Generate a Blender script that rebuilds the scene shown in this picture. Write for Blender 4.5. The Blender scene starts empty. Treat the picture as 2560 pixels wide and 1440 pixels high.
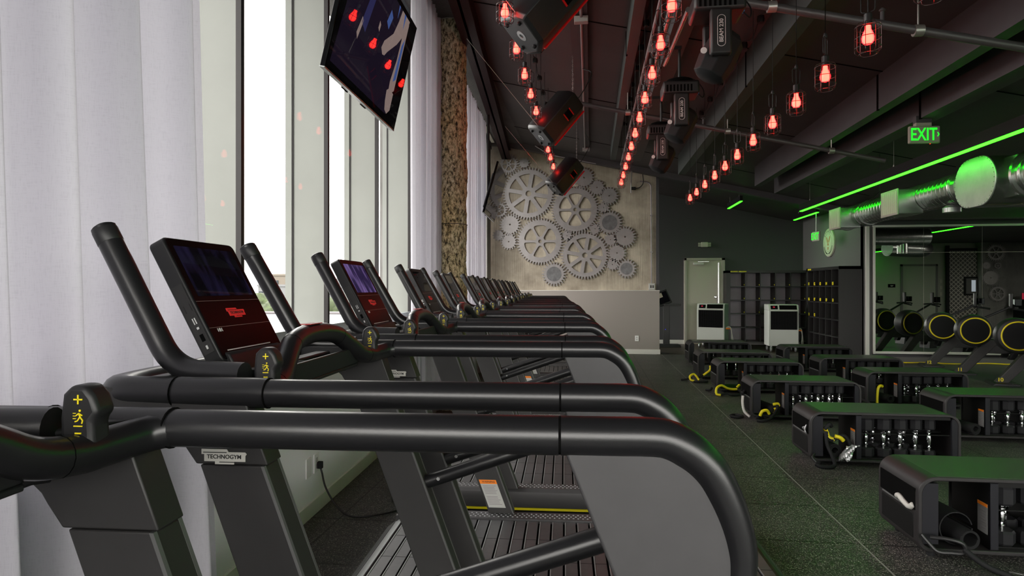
import bpy, bmesh, math, random
from mathutils import Vector, Matrix, noise
PI = math.pi
random.seed(7)
scn = bpy.context.scene
COL = scn.collection

# ------------------------------------------------------------------ camera
YAW = math.atan(198/1560)
cd = bpy.data.cameras.new('camera'); cam = bpy.data.objects.new('camera', cd); COL.objects.link(cam)
cam.location = (0, 0, 1.43); cam.rotation_euler = (PI/2, 0, YAW)
cd.sensor_width = 36; cd.lens = 1560/2560*36; cd.clip_start = 0.05; cd.clip_end = 2000
scn.camera = cam

# ------------------------------------------------------------------ world
w = bpy.data.worlds.new('sky'); scn.world = w; w.use_nodes = True
nt = w.node_tree; nt.nodes.clear()
out = nt.nodes.new('ShaderNodeOutputWorld'); bg = nt.nodes.new('ShaderNodeBackground')
tc = nt.nodes.new('ShaderNodeTexCoord'); sx = nt.nodes.new('ShaderNodeSeparateXYZ'); cr = nt.nodes.new('ShaderNodeValToRGB')
nt.links.new(tc.outputs['Generated'], sx.inputs[0]); nt.links.new(sx.outputs['Z'], cr.inputs[0])
cr.color_ramp.elements[0].position = 0.0; cr.color_ramp.elements[0].color = (.25, .27, .25, 1)
cr.color_ramp.elements[1].position = 0.02; cr.color_ramp.elements[1].color = (1, .965, .93, 1)
e = cr.color_ramp.elements.new(1.0); e.color = (1, .97, .95, 1)
nt.links.new(cr.outputs[0], bg.inputs[0]); bg.inputs[1].default_value = 8.0
nt.links.new(bg.outputs[0], out.inputs[0])

vs = scn.view_settings
vs.view_transform = 'Standard'; vs.look = 'None'; vs.gamma = 1; vs.use_curve_mapping = False
vs.exposure = 0.35
cy = scn.cycles
cy.use_denoising = True; cy.max_bounces = 10; cy.diffuse_bounces = 5; cy.glossy_bounces = 4
cy.transmission_bounces = 6; cy.transparent_max_bounces = 12
cy.caustics_reflective = False; cy.caustics_refractive = False; cy.sample_clamp_indirect = 6

# ------------------------------------------------------------------ materials
MT = {}
def mat(name, col, rough=.5, metal=0, emit=None, es=0, spec=.5, coat=0, var=0, vscale=8, bump=0, bscale=200, col2=None, sheen=0, stretch=None):
    m = bpy.data.materials.new(name); m.use_nodes = True; MT[name] = m
    n = m.node_tree; b = n.nodes['Principled BSDF']
    b.inputs['Base Color'].default_value = (*col, 1); b.inputs['Roughness'].default_value = rough
    b.inputs['Metallic'].default_value = metal; b.inputs['Specular IOR Level'].default_value = spec
    b.inputs['Coat Weight'].default_value = coat; b.inputs['Sheen Weight'].default_value = sheen
    if emit: b.inputs['Emission Color'].default_value = (*emit, 1); b.inputs['Emission Strength'].default_value = es
    if var or bump:
        t = n.nodes.new('ShaderNodeTexCoord'); vec = t.outputs['Object']
        if stretch:
            mp = n.nodes.new('ShaderNodeMapping'); mp.inputs['Scale'].default_value = stretch
            n.links.new(vec, mp.inputs[0]); vec = mp.outputs[0]
    if var:
        no = n.nodes.new('ShaderNodeTexNoise'); no.inputs['Scale'].default_value = vscale; no.inputs['Detail'].default_value = 6
        no.inputs['Roughness'].default_value = .6
        r = n.nodes.new('ShaderNodeValToRGB'); c2 = col2 or tuple(min(1, c*(1+var)) for c in col)
        c1 = col if col2 else tuple(c*(1-var) for c in col)
        r.color_ramp.elements[0].color = (*c1, 1); r.color_ramp.elements[0].position = .32
        r.color_ramp.elements[1].color = (*c2, 1); r.color_ramp.elements[1].position = .68
        n.links.new(vec, no.inputs['Vector']); n.links.new(no.outputs['Fac'], r.inputs[0]); n.links.new(r.outputs[0], b.inputs['Base Color'])
    if bump:
        nb = n.nodes.new('ShaderNodeTexNoise'); nb.inputs['Scale'].default_value = bscale; nb.inputs['Detail'].default_value = 3
        bp = n.nodes.new('ShaderNodeBump'); bp.inputs['Strength'].default_value = bump; bp.inputs['Distance'].default_value = .01
        n.links.new(vec, nb.inputs['Vector']); n.links.new(nb.outputs['Fac'], bp.inputs['Height']); n.links.new(bp.outputs[0], b.inputs['Normal'])
    return m

mat('black_tube', (.009, .009, .010), .30, bump=.03, bscale=900, spec=.55)
mat('black_plastic', (.012, .012, .013), .46, spec=.45)
mat('fin_grey', (.046, .045, .047), .55, var=.15, vscale=6)
mat('upright_grey', (.019, .018, .018), .5, var=.1, vscale=10)
mat('slat_grey', (.058, .057, .060), .36, var=.15, vscale=25)
mat('slat_highlight_stud', (.22, .22, .23), .3)
mat('edge_highlight_grey', (.09, .09, .09), .35)
mat('gap_black', (.003, .003, .003), .9, spec=.05)
mat('strip_grey', (.045, .043, .045), .4)
mat('gloss_black', (.004, .004, .005), .02, spec=.10)
mat('face_black', (.005, .004, .004), .22, spec=.03)
mat('chrome', (.75, .76, .78), .12, 1)
mat('yellow', (.75, .62, .01), .5)
mat('orange', (.85, .22, .01), .5)
mat('label_grey', (.20, .20, .195), .6, spec=.2)
mat('label_white', (.42, .42, .40), .5)
mat('ink_black', (.01, .01, .01), .6)
mat('logo_white', (.5, .49, .45), .4)
mat('red_print', (.45, .02, .02), .4, emit=(.6, .02, .02), es=.25)
mat('white_print', (.6, .6, .6), .5)
mat('sticker_red', (.35, .03, .03), .4)
mat('metal_grey', (.30, .31, .31), .35, .6)
mat('rubber_black', (.010, .010, .011), .75, spec=.25, bump=.05, bscale=400)
mat('bench_top_lit', (.045, .048, .042), .30, spec=.45, bump=.05, bscale=700)
mat('bench_shell', (.024, .022, .023), .42, spec=.3, bump=.04, bscale=500)
mat('bench_inner', (.016, .016, .020), .55, spec=.15)
mat('bench_black', (.006, .006, .006), .6, spec=.2)
mat('iron_hex', (.017, .017, .019), .5, spec=.15)
mat('white_paint', (.84, .84, .87), .6)
mat('trim_white', (.66, .645, .61), .5)
mat('sill_white', (.75, .75, .74), .4)
mat('half_wall_paint', (.29, .26, .24), .7)
mat('wall_charcoal', (.062, .06, .066), .7)
mat('wall_grey', (.12, .115, .115), .7)
mat('frame_dark', (.016, .013, .014), .5, spec=.3)
mat('frame_grey', (.28, .31, .32), .4, .3)
mat('fin_panel', (.22, .23, .212), .5, var=.05, vscale=2)
mat('gear_metal', (.25, .235, .235), .42, .5, var=.10, vscale=6)
mat('gear_inset', (.12, .12, .125), .4, .4, var=.35, vscale=9)
mat('ceiling_dark', (.062, .052, .053), .6, var=.18, vscale=1.2)
mat('beam_grey', (.065, .06, .066), .55, var=.1, vscale=2)
mat('beam_teal', (.05, .062, .06), .5, var=.08, vscale=3)
mat('beam_red', (.018, .005, .006), .6, spec=.2)
mat('conduit', (.30, .27, .28), .4, .5)
mat('pipe_dark', (.10, .09, .095), .4, .2)
mat('wall_sage', (.30, .31, .26), .6)
mat('door_paint', (.50, .465, .39), .5)
mat('door_trim', (.42, .40, .34), .5)
mat('steel', (.5, .5, .5), .25, .9)
mat('ac_white', (.50, .52, .48), .45)
mat('ac_side', (.20, .26, .22), .5)
mat('locker_black', (.018, .016, .017), .45, var=.2, vscale=30, stretch=(8, 8, .6))
mat('duct_metal', (.42, .43, .42), .22, .95, var=.15, vscale=4)
mat('cap_metal', (.45, .45, .44), .42, .85, var=.12, vscale=5)
mat('sign_cream', (.62, .62, .50), .5)
mat('copper', (.55, .17, .03), .4)
mat('exit_white', (.38, .36, .30), .5)
mat('exit_green', (.0, .3, .0), .5, emit=(.02, 1, .03), es=.9)
mat('led_green', (0, .2, 0), .5, emit=(.013, 1, .0045), es=13)
mat('bulb_red', (.4, 0, 0), .4, emit=(1, .030, .025), es=17)
mat('added_panel_glow', (.5, .5, .5), .5, emit=(1, .95, .85), es=45)
mat('cubby_back', (.30, .28, .30), .7)
mat('led_blue', (0, 0, .2), .5, emit=(.02, .02, 1), es=3)
mat('led_red_dot', (.2, 0, 0), .5, emit=(1, .01, .01), es=1.5)
mat('led_accent_red', (.30, 0, 0), .4, emit=(.8, .0, .005), es=.08)
mat('wire', (.008, .008, .008), .5)
mat('cage_metal', (.04, .03, .03), .3, .7)
mat('rope_white', (.55, .54, .50), .7)
mat('foil', (.6, .6, .62), .2, .6, bump=.4, bscale=60)
mat('cable_steel', (.45, .42, .40), .35, .7)
mat('mat_foam', (.018, .018, .019), .8, spec=.1)
mat('vinyl_led_tint', (.022, .035, .026), .35, var=.4, vscale=2.2, stretch=(1, 5, 1))  # green of the LED reflection mixed into the vinyl colour
mat('hall_floor', (.035, .025, .018), .4)
mat('tree_green', (.022, .034, .008), .8, var=.5, vscale=1.2)
mat('palm_green', (.012, .02, .008), .8)
mat('building_cream', (.115, .098, .078), .8)
mat('building_white', (.11, .112, .115), .8)
mat('pane_dark', (.03, .035, .04), .5, spec=.1)
mat('roof_white', (.10, .097, .095), .6)
mat('ground_far', (.05, .055, .04), .9)
mat('tan_wall', (.34, .30, .24), .8)
mat('pic_beige', (.0, .0, .0), .02, spec=.1, emit=(.15, .11, .10), es=1.0)
mat('pic_blue', (.0, .0, .0), .02, spec=.1, emit=(.03, .055, .16), es=1.0)
mat('pic_blue2', (.0, .0, .0), .02, spec=.1, emit=(.015, .015, .05), es=1.0)
mat('pic_navy', (.0, .0, .0), .02, spec=.1, emit=(.006, .004, .009), es=1.0)
mat('pic_white', (.0, .0, .0), .02, spec=.1, emit=(.25, .27, .3), es=1.0)
mat('laptop_red', (.2, .01, .02), .3, emit=(.5, .02, .05), es=.4)
mat('laptop_blue', (.02, .02, .3), .3, emit=(.03, .03, .5), es=.4)

def screen_mat(name, c1, c2, s):
    m = mat(name, (.003, .003, .004), .02, spec=.12)
    n = m.node_tree; b = n.nodes['Principled BSDF']
    t = n.nodes.new('ShaderNodeTexCoord'); mp = n.nodes.new('ShaderNodeMapping'); mp.inputs['Scale'].default_value = (3, 14, 3)
    no = n.nodes.new('ShaderNodeTexNoise'); no.inputs['Scale'].default_value = 2.2; no.inputs['Detail'].default_value = 3
    r = n.nodes.new('ShaderNodeValToRGB')
    r.color_ramp.elements[0].position = .42; r.color_ramp.elements[0].color = (*c1, 1)
    r.color_ramp.elements[1].position = .75; r.color_ramp.elements[1].color = (*c2, 1)
    n.links.new(t.outputs['Object'], mp.inputs[0]); n.links.new(mp.outputs[0], no.inputs[0]); n.links.new(no.outputs['Fac'], r.inputs[0])
    n.links.new(r.outputs[0], b.inputs['Emission Color']); b.inputs['Emission Strength'].default_value = s
screen_mat('screen_dim', (.003, .002, .004), (.026, .02, .07), .35)
screen_mat('screen_purple', (.02, .012, .045), (.22, .14, .38), .8)
screen_mat('screen_off', (.001, .001, .001), (.002, .002, .003), .5)
MT['screen_off'].node_tree.nodes['Principled BSDF'].inputs['Specular IOR Level'].default_value = .04

# concrete (gear wall)
def concrete(name, c1, c2, sc=1.5):
    m = mat(name, c1, .62); n = m.node_tree; b = n.nodes['Principled BSDF']
    t = n.nodes.new('ShaderNodeTexCoord')
    a = n.nodes.new('ShaderNodeTexNoise'); a.inputs['Scale'].default_value = sc; a.inputs['Detail'].default_value = 8; a.inputs['Roughness'].default_value = .65
    mp = n.nodes.new('ShaderNodeMapping'); mp.inputs['Scale'].default_value = (22, 22, .8)
    c = n.nodes.new('ShaderNodeTexNoise'); c.inputs['Scale'].default_value = 2; c.inputs['Detail'].default_value = 5
    r = n.nodes.new('ShaderNodeValToRGB'); r.color_ramp.elements[0].position = .3; r.color_ramp.elements[1].position = .7
    r.color_ramp.elements[0].color = (*c1, 1); r.color_ramp.elements[1].color = (*c2, 1)
    ad = n.nodes.new('ShaderNodeMath'); ad.operation = 'MULTIPLY_ADD'; ad.inputs[1].default_value = .2
    n.links.new(t.outputs['Object'], a.inputs[0]); n.links.new(t.outputs['Object'], mp.inputs[0]); n.links.new(mp.outputs[0], c.inputs[0])
    sb = n.nodes.new('ShaderNodeMath'); sb.operation = 'SUBTRACT'; sb.inputs[1].default_value = .10
    n.links.new(c.outputs['Fac'], ad.inputs[0]); n.links.new(a.outputs['Fac'], ad.inputs[2]); n.links.new(ad.outputs[0], sb.inputs[0])
    n.links.new(sb.outputs[0], r.inputs[0]); n.links.new(r.outputs[0], b.inputs['Base Color'])
    bp = n.nodes.new('ShaderNodeBump'); bp.inputs['Strength'].default_value = .25; bp.inputs['Distance'].default_value = .02
    n.links.new(c.outputs['Fac'], bp.inputs['Height']); n.links.new(bp.outputs[0], b.inputs['Normal'])
concrete('concrete', (.22, .185, .14), (.52, .455, .36))
concrete('concrete_grey', (.12, .115, .11), (.22, .21, .2))
concrete('slab_grey', (.07, .065, .065), (.13, .12, .12))

# bark-like column
def column_mat():
    m = mat('rock_bark', (.2, .15, .1), .42); n = m.node_tree; b = n.nodes['Principled BSDF']
    t = n.nodes.new('ShaderNodeTexCoord')
    mp = n.nodes.new('ShaderNodeMapping'); mp.inputs['Scale'].default_value = (1, 1, .5)
    a = n.nodes.new('ShaderNodeTexNoise'); a.inputs['Scale'].default_value = 30; a.inputs['Detail'].default_value = 12; a.inputs['Roughness'].default_value = .8; a.inputs['Distortion'].default_value = .15
    l = n.nodes.new('ShaderNodeTexNoise'); l.inputs['Scale'].default_value = 2.5; l.inputs['Detail'].default_value = 3
    r = n.nodes.new('ShaderNodeValToRGB'); cr = r.color_ramp
    cr.elements[0].position = .40; cr.elements[0].color = (.010, .008, .005, 1)
    cr.elements[1].position = .575; cr.elements[1].color = (1, .92, .74, 1)
    for p, c in ((.45, (.16, .12, .065, 1)), (.495, (.62, .53, .31, 1))):
        e = cr.elements.new(p); e.color = c
    mx = n.nodes.new('ShaderNodeMix'); mx.data_type = 'RGBA'; mx.blend_type = 'MULTIPLY'
    r2 = n.nodes.new('ShaderNodeValToRGB'); r2.color_ramp.elements[0].position = .4; r2.color_ramp.elements[1].position = .62
    r2.color_ramp.elements[0].color = (1, .80, .45, 1); r2.color_ramp.elements[1].color = (1, 1, 1, 1)
    n.links.new(t.outputs['Object'], mp.inputs[0]); n.links.new(mp.outputs[0], a.inputs[0]); n.links.new(mp.outputs[0], l.inputs[0])
    n.links.new(a.outputs['Fac'], r.inputs[0]); n.links.new(l.outputs['Fac'], r2.inputs[0])
    mx.inputs[0].default_value = .55
    n.links.new(r.outputs[0], mx.inputs[6]); n.links.new(r2.outputs[0], mx.inputs[7]); n.links.new(mx.outputs[2], b.inputs['Base Color'])
    bp = n.nodes.new('ShaderNodeBump'); bp.inputs['Strength'].default_value = .9; bp.inputs['Distance'].default_value = .03
    n.links.new(a.outputs['Fac'], bp.inputs['Height']); n.links.new(bp.outputs[0], b.inputs['Normal'])
column_mat()

def curtain_mat():
    m = bpy.data.materials.new('curtain_linen'); m.use_nodes = True; MT['curtain_linen'] = m
    n = m.node_tree; n.nodes.clear()
    o = n.nodes.new('ShaderNodeOutputMaterial'); d = n.nodes.new('ShaderNodeBsdfDiffuse'); tr = n.nodes.new('ShaderNodeBsdfTranslucent')
    mx = n.nodes.new('ShaderNodeMixShader'); mx.inputs[0].default_value = .27
    t = n.nodes.new('ShaderNodeTexCoord'); mp = n.nodes.new('ShaderNodeMapping'); mp.inputs['Scale'].default_value = (400, 400, 30)
    no = n.nodes.new('ShaderNodeTexNoise'); no.inputs['Scale'].default_value = 1; no.inputs['Detail'].default_value = 2
    mp2 = n.nodes.new('ShaderNodeMapping'); mp2.inputs['Scale'].default_value = (40, 40, 500)
    no2 = n.nodes.new('ShaderNodeTexNoise'); no2.inputs['Scale'].default_value = 1
    ad = n.nodes.new('ShaderNodeMath'); ad.operation = 'ADD'
    r = n.nodes.new('ShaderNodeValToRGB'); r.color_ramp.elements[0].color = (.51, .50, .55, 1); r.color_ramp.elements[1].color = (.56, .55, .60, 1)
    r.color_ramp.elements[0].position = .7; r.color_ramp.elements[1].position = 1.25 if False else 1.0
    n.links.new(t.outputs['Object'], mp.inputs[0]); n.links.new(mp.outputs[0], no.inputs[0])
    n.links.new(t.outputs['Object'], mp2.inputs[0]); n.links.new(mp2.outputs[0], no2.inputs[0])
    n.links.new(no.outputs['Fac'], ad.inputs[0]); n.links.new(no2.outputs['Fac'], ad.inputs[1]); n.links.new(ad.outputs[0], r.inputs[0])
    n.links.new(r.outputs[0], d.inputs[0]); n.links.new(r.outputs[0], tr.inputs[0])
    n.links.new(d.outputs[0], mx.inputs[1]); n.links.new(tr.outputs[0], mx.inputs[2]); n.links.new(mx.outputs[0], o.inputs[0])
curtain_mat()

def glass_mat():
    m = bpy.data.materials.new('window_glass'); m.use_nodes = True; MT['window_glass'] = m
    n = m.node_tree; n.nodes.clear()
    o = n.nodes.new('ShaderNodeOutputMaterial'); g = n.nodes.new('ShaderNodeBsdfGlossy'); g.inputs['Roughness'].default_value = 0
    tr = n.nodes.new('ShaderNodeBsdfTransparent'); tr.inputs[0].default_value = (.96, .96, .95, 1)
    mx = n.nodes.new('ShaderNodeMixShader'); lw = n.nodes.new('ShaderNodeLayerWeight'); lw.inputs[0].default_value = .25; f = n.nodes.new('ShaderNodeMath'); f.operation = 'MULTIPLY'; f.inputs[1].default_value = .02; n.links.new(lw.outputs['Facing'], f.inputs[0])
    n.links.new(f.outputs[0], mx.inputs[0]); n.links.new(tr.outputs[0], mx.inputs[1]); n.links.new(g.outputs[0], mx.inputs[2]); n.links.new(mx.outputs[0], o.inputs[0])
glass_mat()
def mirror_mat():
    m = bpy.data.materials.new('mirror'); m.use_nodes = True; MT['mirror'] = m
    n = m.node_tree; n.nodes.clear()
    o = n.nodes.new('ShaderNodeOutputMaterial'); g = n.nodes.new('ShaderNodeBsdfGlossy'); g.inputs['Roughness'].default_value = 0
    g.inputs[0].default_value = (.82, .86, .82, 1); n.links.new(g.outputs[0], o.inputs[0])
mirror_mat()

# floor: black rubber tiles with light flecks, joints each 0.61 m
def floor_mat():
    m = mat('rubber_floor', (.02, .02, .02), .5, spec=.4); n = m.node_tree; b = n.nodes['Principled BSDF']; L = n.links.new
    t = n.nodes.new('ShaderNodeTexCoord'); s = n.nodes.new('ShaderNodeSeparateXYZ'); L(t.outputs['Object'], s.inputs[0])
    vo = n.nodes.new('ShaderNodeTexVoronoi'); vo.inputs['Scale'].default_value = 230; L(t.outputs['Object'], vo.inputs['Vector'])
    sc = n.nodes.new('ShaderNodeSeparateColor'); L(vo.outputs['Color'], sc.inputs[0])
    r = n.nodes.new('ShaderNodeValToRGB'); cr = r.color_ramp
    cr.elements[0].position = .0; cr.elements[0].color = (.017, .017, .0165, 1)
    cr.elements[1].position = 1; cr.elements[1].color = (.33, .31, .27, 1)
    for p, c in ((.55, (.023, .023, .022, 1)), (.76, (.062, .060, .056, 1)), (.92, (.15, .142, .13, 1))):
        e = cr.elements.new(p); e.color = c
    L(sc.outputs[0], r.inputs[0])
    no = n.nodes.new('ShaderNodeTexNoise'); no.inputs['Scale'].default_value = 1.7; no.inputs['Detail'].default_value = 5; L(t.outputs['Object'], no.inputs[0])
    rn = n.nodes.new('ShaderNodeMapRange'); rn.inputs[1].default_value = .3; rn.inputs[2].default_value = .7; rn.inputs[3].default_value = .75; rn.inputs[4].default_value = 1.3
    L(no.outputs['Fac'], rn.inputs[0])
    def M(op, a, bb=None):
        q = n.nodes.new('ShaderNodeMath'); q.operation = op
        for i, v in enumerate((a, bb)):
            if v is None: continue
            if isinstance(v, (int, float)): q.inputs[i].default_value = v
            else: L(v, q.inputs[i])
        return q.outputs[0]
    def seam(c, off, wd, per=.61):
        f = M('ABSOLUTE', M('SUBTRACT', M('FLOORED_MODULO', M('ADD', c, off), per), per/2))
        return M('LESS_THAN', f, wd)
    sxs = seam(s.outputs[0], -1.50+.305+6.1*2, .006); sys_ = seam(s.outputs[1], -3.70+.305+6.1*2, .006)
    jag = n.nodes.new('ShaderNodeTexNoise'); jag.inputs['Scale'].default_value = 60; L(t.outputs['Object'], jag.inputs[0])
    sm = M('MULTIPLY', M('MAXIMUM', sxs, sys_), M('GREATER_THAN', jag.outputs['Fac'], .42))
    wl = M('MAXIMUM', M('LESS_THAN', M('ABSOLUTE', M('SUBTRACT', s.outputs[0], 1.497)), .0055), M('MULTIPLY', M('LESS_THAN', M('ABSOLUTE', M('SUBTRACT', s.outputs[0], 2.11)), .003), .6))
    m1 = n.nodes.new('ShaderNodeMix'); m1.data_type = 'RGBA'; m1.blend_type = 'MULTIPLY'; m1.inputs[0].default_value = 1
    L(r.outputs[0], m1.inputs[6]); L(rn.outputs[0], m1.inputs[7])
    m2 = n.nodes.new('ShaderNodeMix'); m2.data_type = 'RGBA'; L(sm, m2.inputs[0]); L(m1.outputs[2], m2.inputs[6]); m2.inputs[7].default_value = (.001, .001, .001, 1)
    m3 = n.nodes.new('ShaderNodeMix'); m3.data_type = 'RGBA'; L(wl, m3.inputs[0]); L(m2.outputs[2], m3.inputs[6]); m3.inputs[7].default_value = (.22, .21, .20, 1)
    L(m3.outputs[2], b.inputs['Base Color'])
    bp = n.nodes.new('ShaderNodeBump'); bp.inputs['Strength'].default_value = .3; bp.inputs['Distance'].default_value = .003
    L(sc.outputs[1], bp.inputs['Height']); L(bp.outputs[0], b.inputs['Normal'])
floor_mat()
def hex_mat():
    m = mat('hex_mesh', (.10, .09, .085), .5); n = m.node_tree; b = n.nodes['Principled BSDF']; L = n.links.new
    t = n.nodes.new('ShaderNodeTexCoord'); mp = n.nodes.new('ShaderNodeMapping'); mp.inputs['Scale'].default_value = (9, 1, 9)
    v = n.nodes.new('ShaderNodeTexVoronoi'); v.feature = 'DISTANCE_TO_EDGE'; v.inputs['Randomness'].default_value = 0; v.inputs['Scale'].default_value = 1.0
    r = n.nodes.new('ShaderNodeValToRGB'); r.color_ramp.elements[0].position = .08; r.color_ramp.elements[1].position = .16
    r.color_ramp.elements[0].color = (.42, .38, .34, 1); r.color_ramp.elements[1].color = (.06, .055, .05, 1)
    rot = mp.inputs['Rotation']; rot.default_value = (0, PI/4, 0)
    L(t.outputs['Object'], mp.inputs[0]); L(mp.outputs[0], v.inputs['Vector']); L(v.outputs['Distance'], r.inputs[0]); L(r.outputs[0], b.inputs['Base Color'])
hex_mat()

# ------------------------------------------------------------------ mesh helpers
class MB:
    def __init__(s): s.v = []; s.f = []; s.m = []; s.cm = 0
    def mt(s, i): s.cm = i; return s
    def addf(s, vs_, fs):
        o = len(s.v); s.v += [tuple(q) for q in vs_]
        for f in fs: s.f.append(tuple(i+o for i in f)); s.m.append(s.cm)
        return s
    def box(s, x0, x1, y0, y1, z0, z1, M=None):
        vs_ = [Vector((x, y, z)) for x in (x0, x1) for y in (y0, y1) for z in (z0, z1)]
        if M: vs_ = [M @ q for q in vs_]
        return s.addf(vs_, [(0, 1, 3, 2), (4, 6, 7, 5), (0, 4, 5, 1), (2, 3, 7, 6), (0, 2, 6, 4), (1, 5, 7, 3)])
    def prism(s, poly, d0, d1, axis='y', M=None):   # poly in the other two axes
        n = len(poly); vs_ = []
        for d in (d0, d1):
            for a, b in poly:
                vs_.append(Vector({'y': (a, d, b), 'x': (d, a, b), 'z': (a, b, d)}[axis]))
        if M: vs_ = [M @ q for q in vs_]
        fs = [tuple(range(n)), tuple(range(2*n-1, n-1, -1))] + [(i, n+i, n+(i+1) % n, (i+1) % n) for i in range(n)]
        return s.addf(vs_, fs)
    def tube(s, pts, r, seg=10, closed=False, cap=True, M=None, rfn=None):
        pts = [Vector(p) for p in pts]; n = len(pts); rings = []
        t0 = None; up = None
        for i, p in enumerate(pts):
            if closed: t = (pts[(i+1) % n]-pts[i-1])
            else: t = pts[min(i+1, n-1)]-pts[max(i-1, 0)]
            if t.length < 1e-9: t = t0 or Vector((0, 0, 1))
            t.normalize()
            if up is None:
                up = Vector((0, 0, 1)) if abs(t.z) < .9 else Vector((1, 0, 0))
            up = (up - t*up.dot(t)); 
            if up.length < 1e-6: up = Vector((1, 0, 0)) - t*t.x
            up.normalize(); sd = t.cross(up); t0 = t
            rr = rfn(i/(n-1 if n > 1 else 1)) if rfn else (r[i] if isinstance(r, (list, tuple)) else r)
            rings.append([p+(up*math.cos(2*PI*k/seg)+sd*math.sin(2*PI*k/seg))*rr for k in range(seg)])
        vs_ = [q for rg in rings for q in rg]
        if M: vs_ = [M @ q for q in vs_]
        fs = []
        for i in range(n if closed else n-1):
            j = (i+1) % n
            for k in range(seg): fs.append((i*seg+k, j*seg+k, j*seg+(k+1) % seg, i*seg+(k+1) % seg))
        if cap and not closed: fs += [tuple(range(seg))[::-1], tuple(range((n-1)*seg, n*seg))]
        return s.addf(vs_, fs)
    def lathe(s, prof, seg=16, M=None, cap=True):    # prof (r,z)
        vs_ = [Vector((r*math.cos(2*PI*k/seg), r*math.sin(2*PI*k/seg), z)) for r, z in prof for k in range(seg)]
        if M: vs_ = [M @ q for q in vs_]
        fs = [(i*seg+k, i*seg+(k+1) % seg, (i+1)*seg+(k+1) % seg, (i+1)*seg+k) for i in range(len(prof)-1) for k in range(seg)]
        if cap: fs += [tuple(range(seg))[::-1], tuple(range((len(prof)-1)*seg, len(prof)*seg))]
        return s.addf(vs_, fs)
    def grid(s, fn, nu, nv):
        vs_ = [fn(i/nu, j/nv) for i in range(nu+1) for j in range(nv+1)]
        return s.addf(vs_, [(i*(nv+1)+j, (i+1)*(nv+1)+j, (i+1)*(nv+1)+j+1, i*(nv+1)+j+1) for i in range(nu) for j in range(nv)])
    def build(s, name, mats, parent=None, loc=(0, 0, 0), rot=(0, 0, 0), bevel=0, sharp=.6, bseg=2):
        me = bpy.data.meshes.new(name); me.from_pydata(s.v, [], s.f)
        bm = bmesh.new(); bm.from_mesh(me); bmesh.ops.recalc_face_normals(bm, faces=bm.faces); bm.to_mesh(me); bm.free(); me.update()
        for q in (mats if isinstance(mats, (list, tuple)) else [mats]): me.materials.append(MT[q])
        me.polygons.foreach_set('material_index', s.m)
        me.polygons.foreach_set('use_smooth', [True]*len(s.f)); me.set_sharp_from_angle(angle=sharp)
        o = bpy.data.objects.new(name, me); COL.objects.link(o)
        o.location = loc; o.rotation_euler = rot
        if parent: o.parent = parent
        if bevel:
            md = o.modifiers.new('b', 'BEVEL'); md.width = bevel; md.segments = bseg; md.limit_method = 'ANGLE'; md.angle_limit = .7
        return o
def fil(pts, r, n=6):   # fillet a polyline
    pts = [Vector(p) for p in pts]; out = [pts[0]]
    for i in range(1, len(pts)-1):
        a, b, c = pts[i-1], pts[i], pts[i+1]
        d = min(r, (a-b).length*.49, (c-b).length*.49)
        p, q = b+(a-b).normalized()*d, b+(c-b).normalized()*d
        for k in range(n+1):
            t = k/n; out.append(p*(1-t)**2+b*2*t*(1-t)+q*t*t)
    return out+[pts[-1]]
def smooth(pts, n=6):   # catmull-rom
    P = [Vector(p) for p in pts]; P = [P[0]*2-P[1]]+P+[P[-1]*2-P[-2]]; out = []
    for i in range(1, len(P)-2):
        for k in range(n):
            t = k/n; a, b, c, d = P[i-1:i+3]
            out.append(.5*((2*b)+(c-a)*t+(2*a-5*b+4*c-d)*t*t+(3*b-a-3*c+d)*t**3))
    return out+[P[-2]]
def tag(o, label, cat, group=None):
    o['label'] = label; o['category'] = cat
    if group: o['group'] = group
    return o
def thing(name, label, cat, loc=(0, 0, 0), rz=0, group=None):
    o = bpy.data.objects.new(name, None); COL.objects.link(o); o.location = loc; o.rotation_euler = (0, 0, rz); o.empty_display_size = .1
    return tag(o, label, cat, group)
def struct(o): o['kind'] = 'structure'; return o
KIDS = {}
def dup(root, loc=None, rz=None, label=None):
    def cp(o, par):
        c = o.copy(); COL.objects.link(c)
        if par: c.parent = par
        for k in [q for q in list(o.children)]: cp(k, c)
        return c
    r = cp(root, None)
    if loc is not None: r.location = loc
    if rz is not None: r.rotation_euler = (r.rotation_euler[0], r.rotation_euler[1], rz)
    if label: r['label'] = label
    return r
def text(name, s, size, m, parent, M, extrude=.0006, align='CENTER', bold=0):
    c = bpy.data.curves.new(name, 'FONT'); c.body = s; c.size = size; c.extrude = extrude; c.align_x = align; c.align_y = 'CENTER'; c.offset = bold
    c.resolution_u = 3
    o = bpy.data.objects.new(name+'_tmp', c); COL.objects.link(o)
    dg = bpy.context.evaluated_depsgraph_get(); me = bpy.data.meshes.new_from_object(o.evaluated_get(dg)); bpy.data.objects.remove(o)
    me.transform(M); me.materials.clear(); me.materials.append(MT[m]); me.name = name
    q = bpy.data.objects.new(name, me); COL.objects.link(q)
    if parent: q.parent = parent
    return q
def frame(o, x, y):   # matrix with text x axis along x, text up along y
    x = Vector(x).normalized(); y = Vector(y).normalized(); z = x.cross(y).normalized(); y = z.cross(x)
    M = Matrix((x, y, z)).transposed().to_4x4(); M.translation = Vector(o); return M
ORD = ['nearest', 'second nearest', 'third nearest', 'fourth nearest', 'fifth nearest', 'sixth nearest', 'seventh nearest', 'eighth nearest', 'ninth nearest', 'tenth nearest', 'eleventh nearest', 'twelfth nearest', 'thirteenth nearest', 'fourteenth nearest']
N1 = ['first', 'second', 'third', 'fourth', 'fifth', 'sixth', 'seventh', 'eighth']

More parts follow.
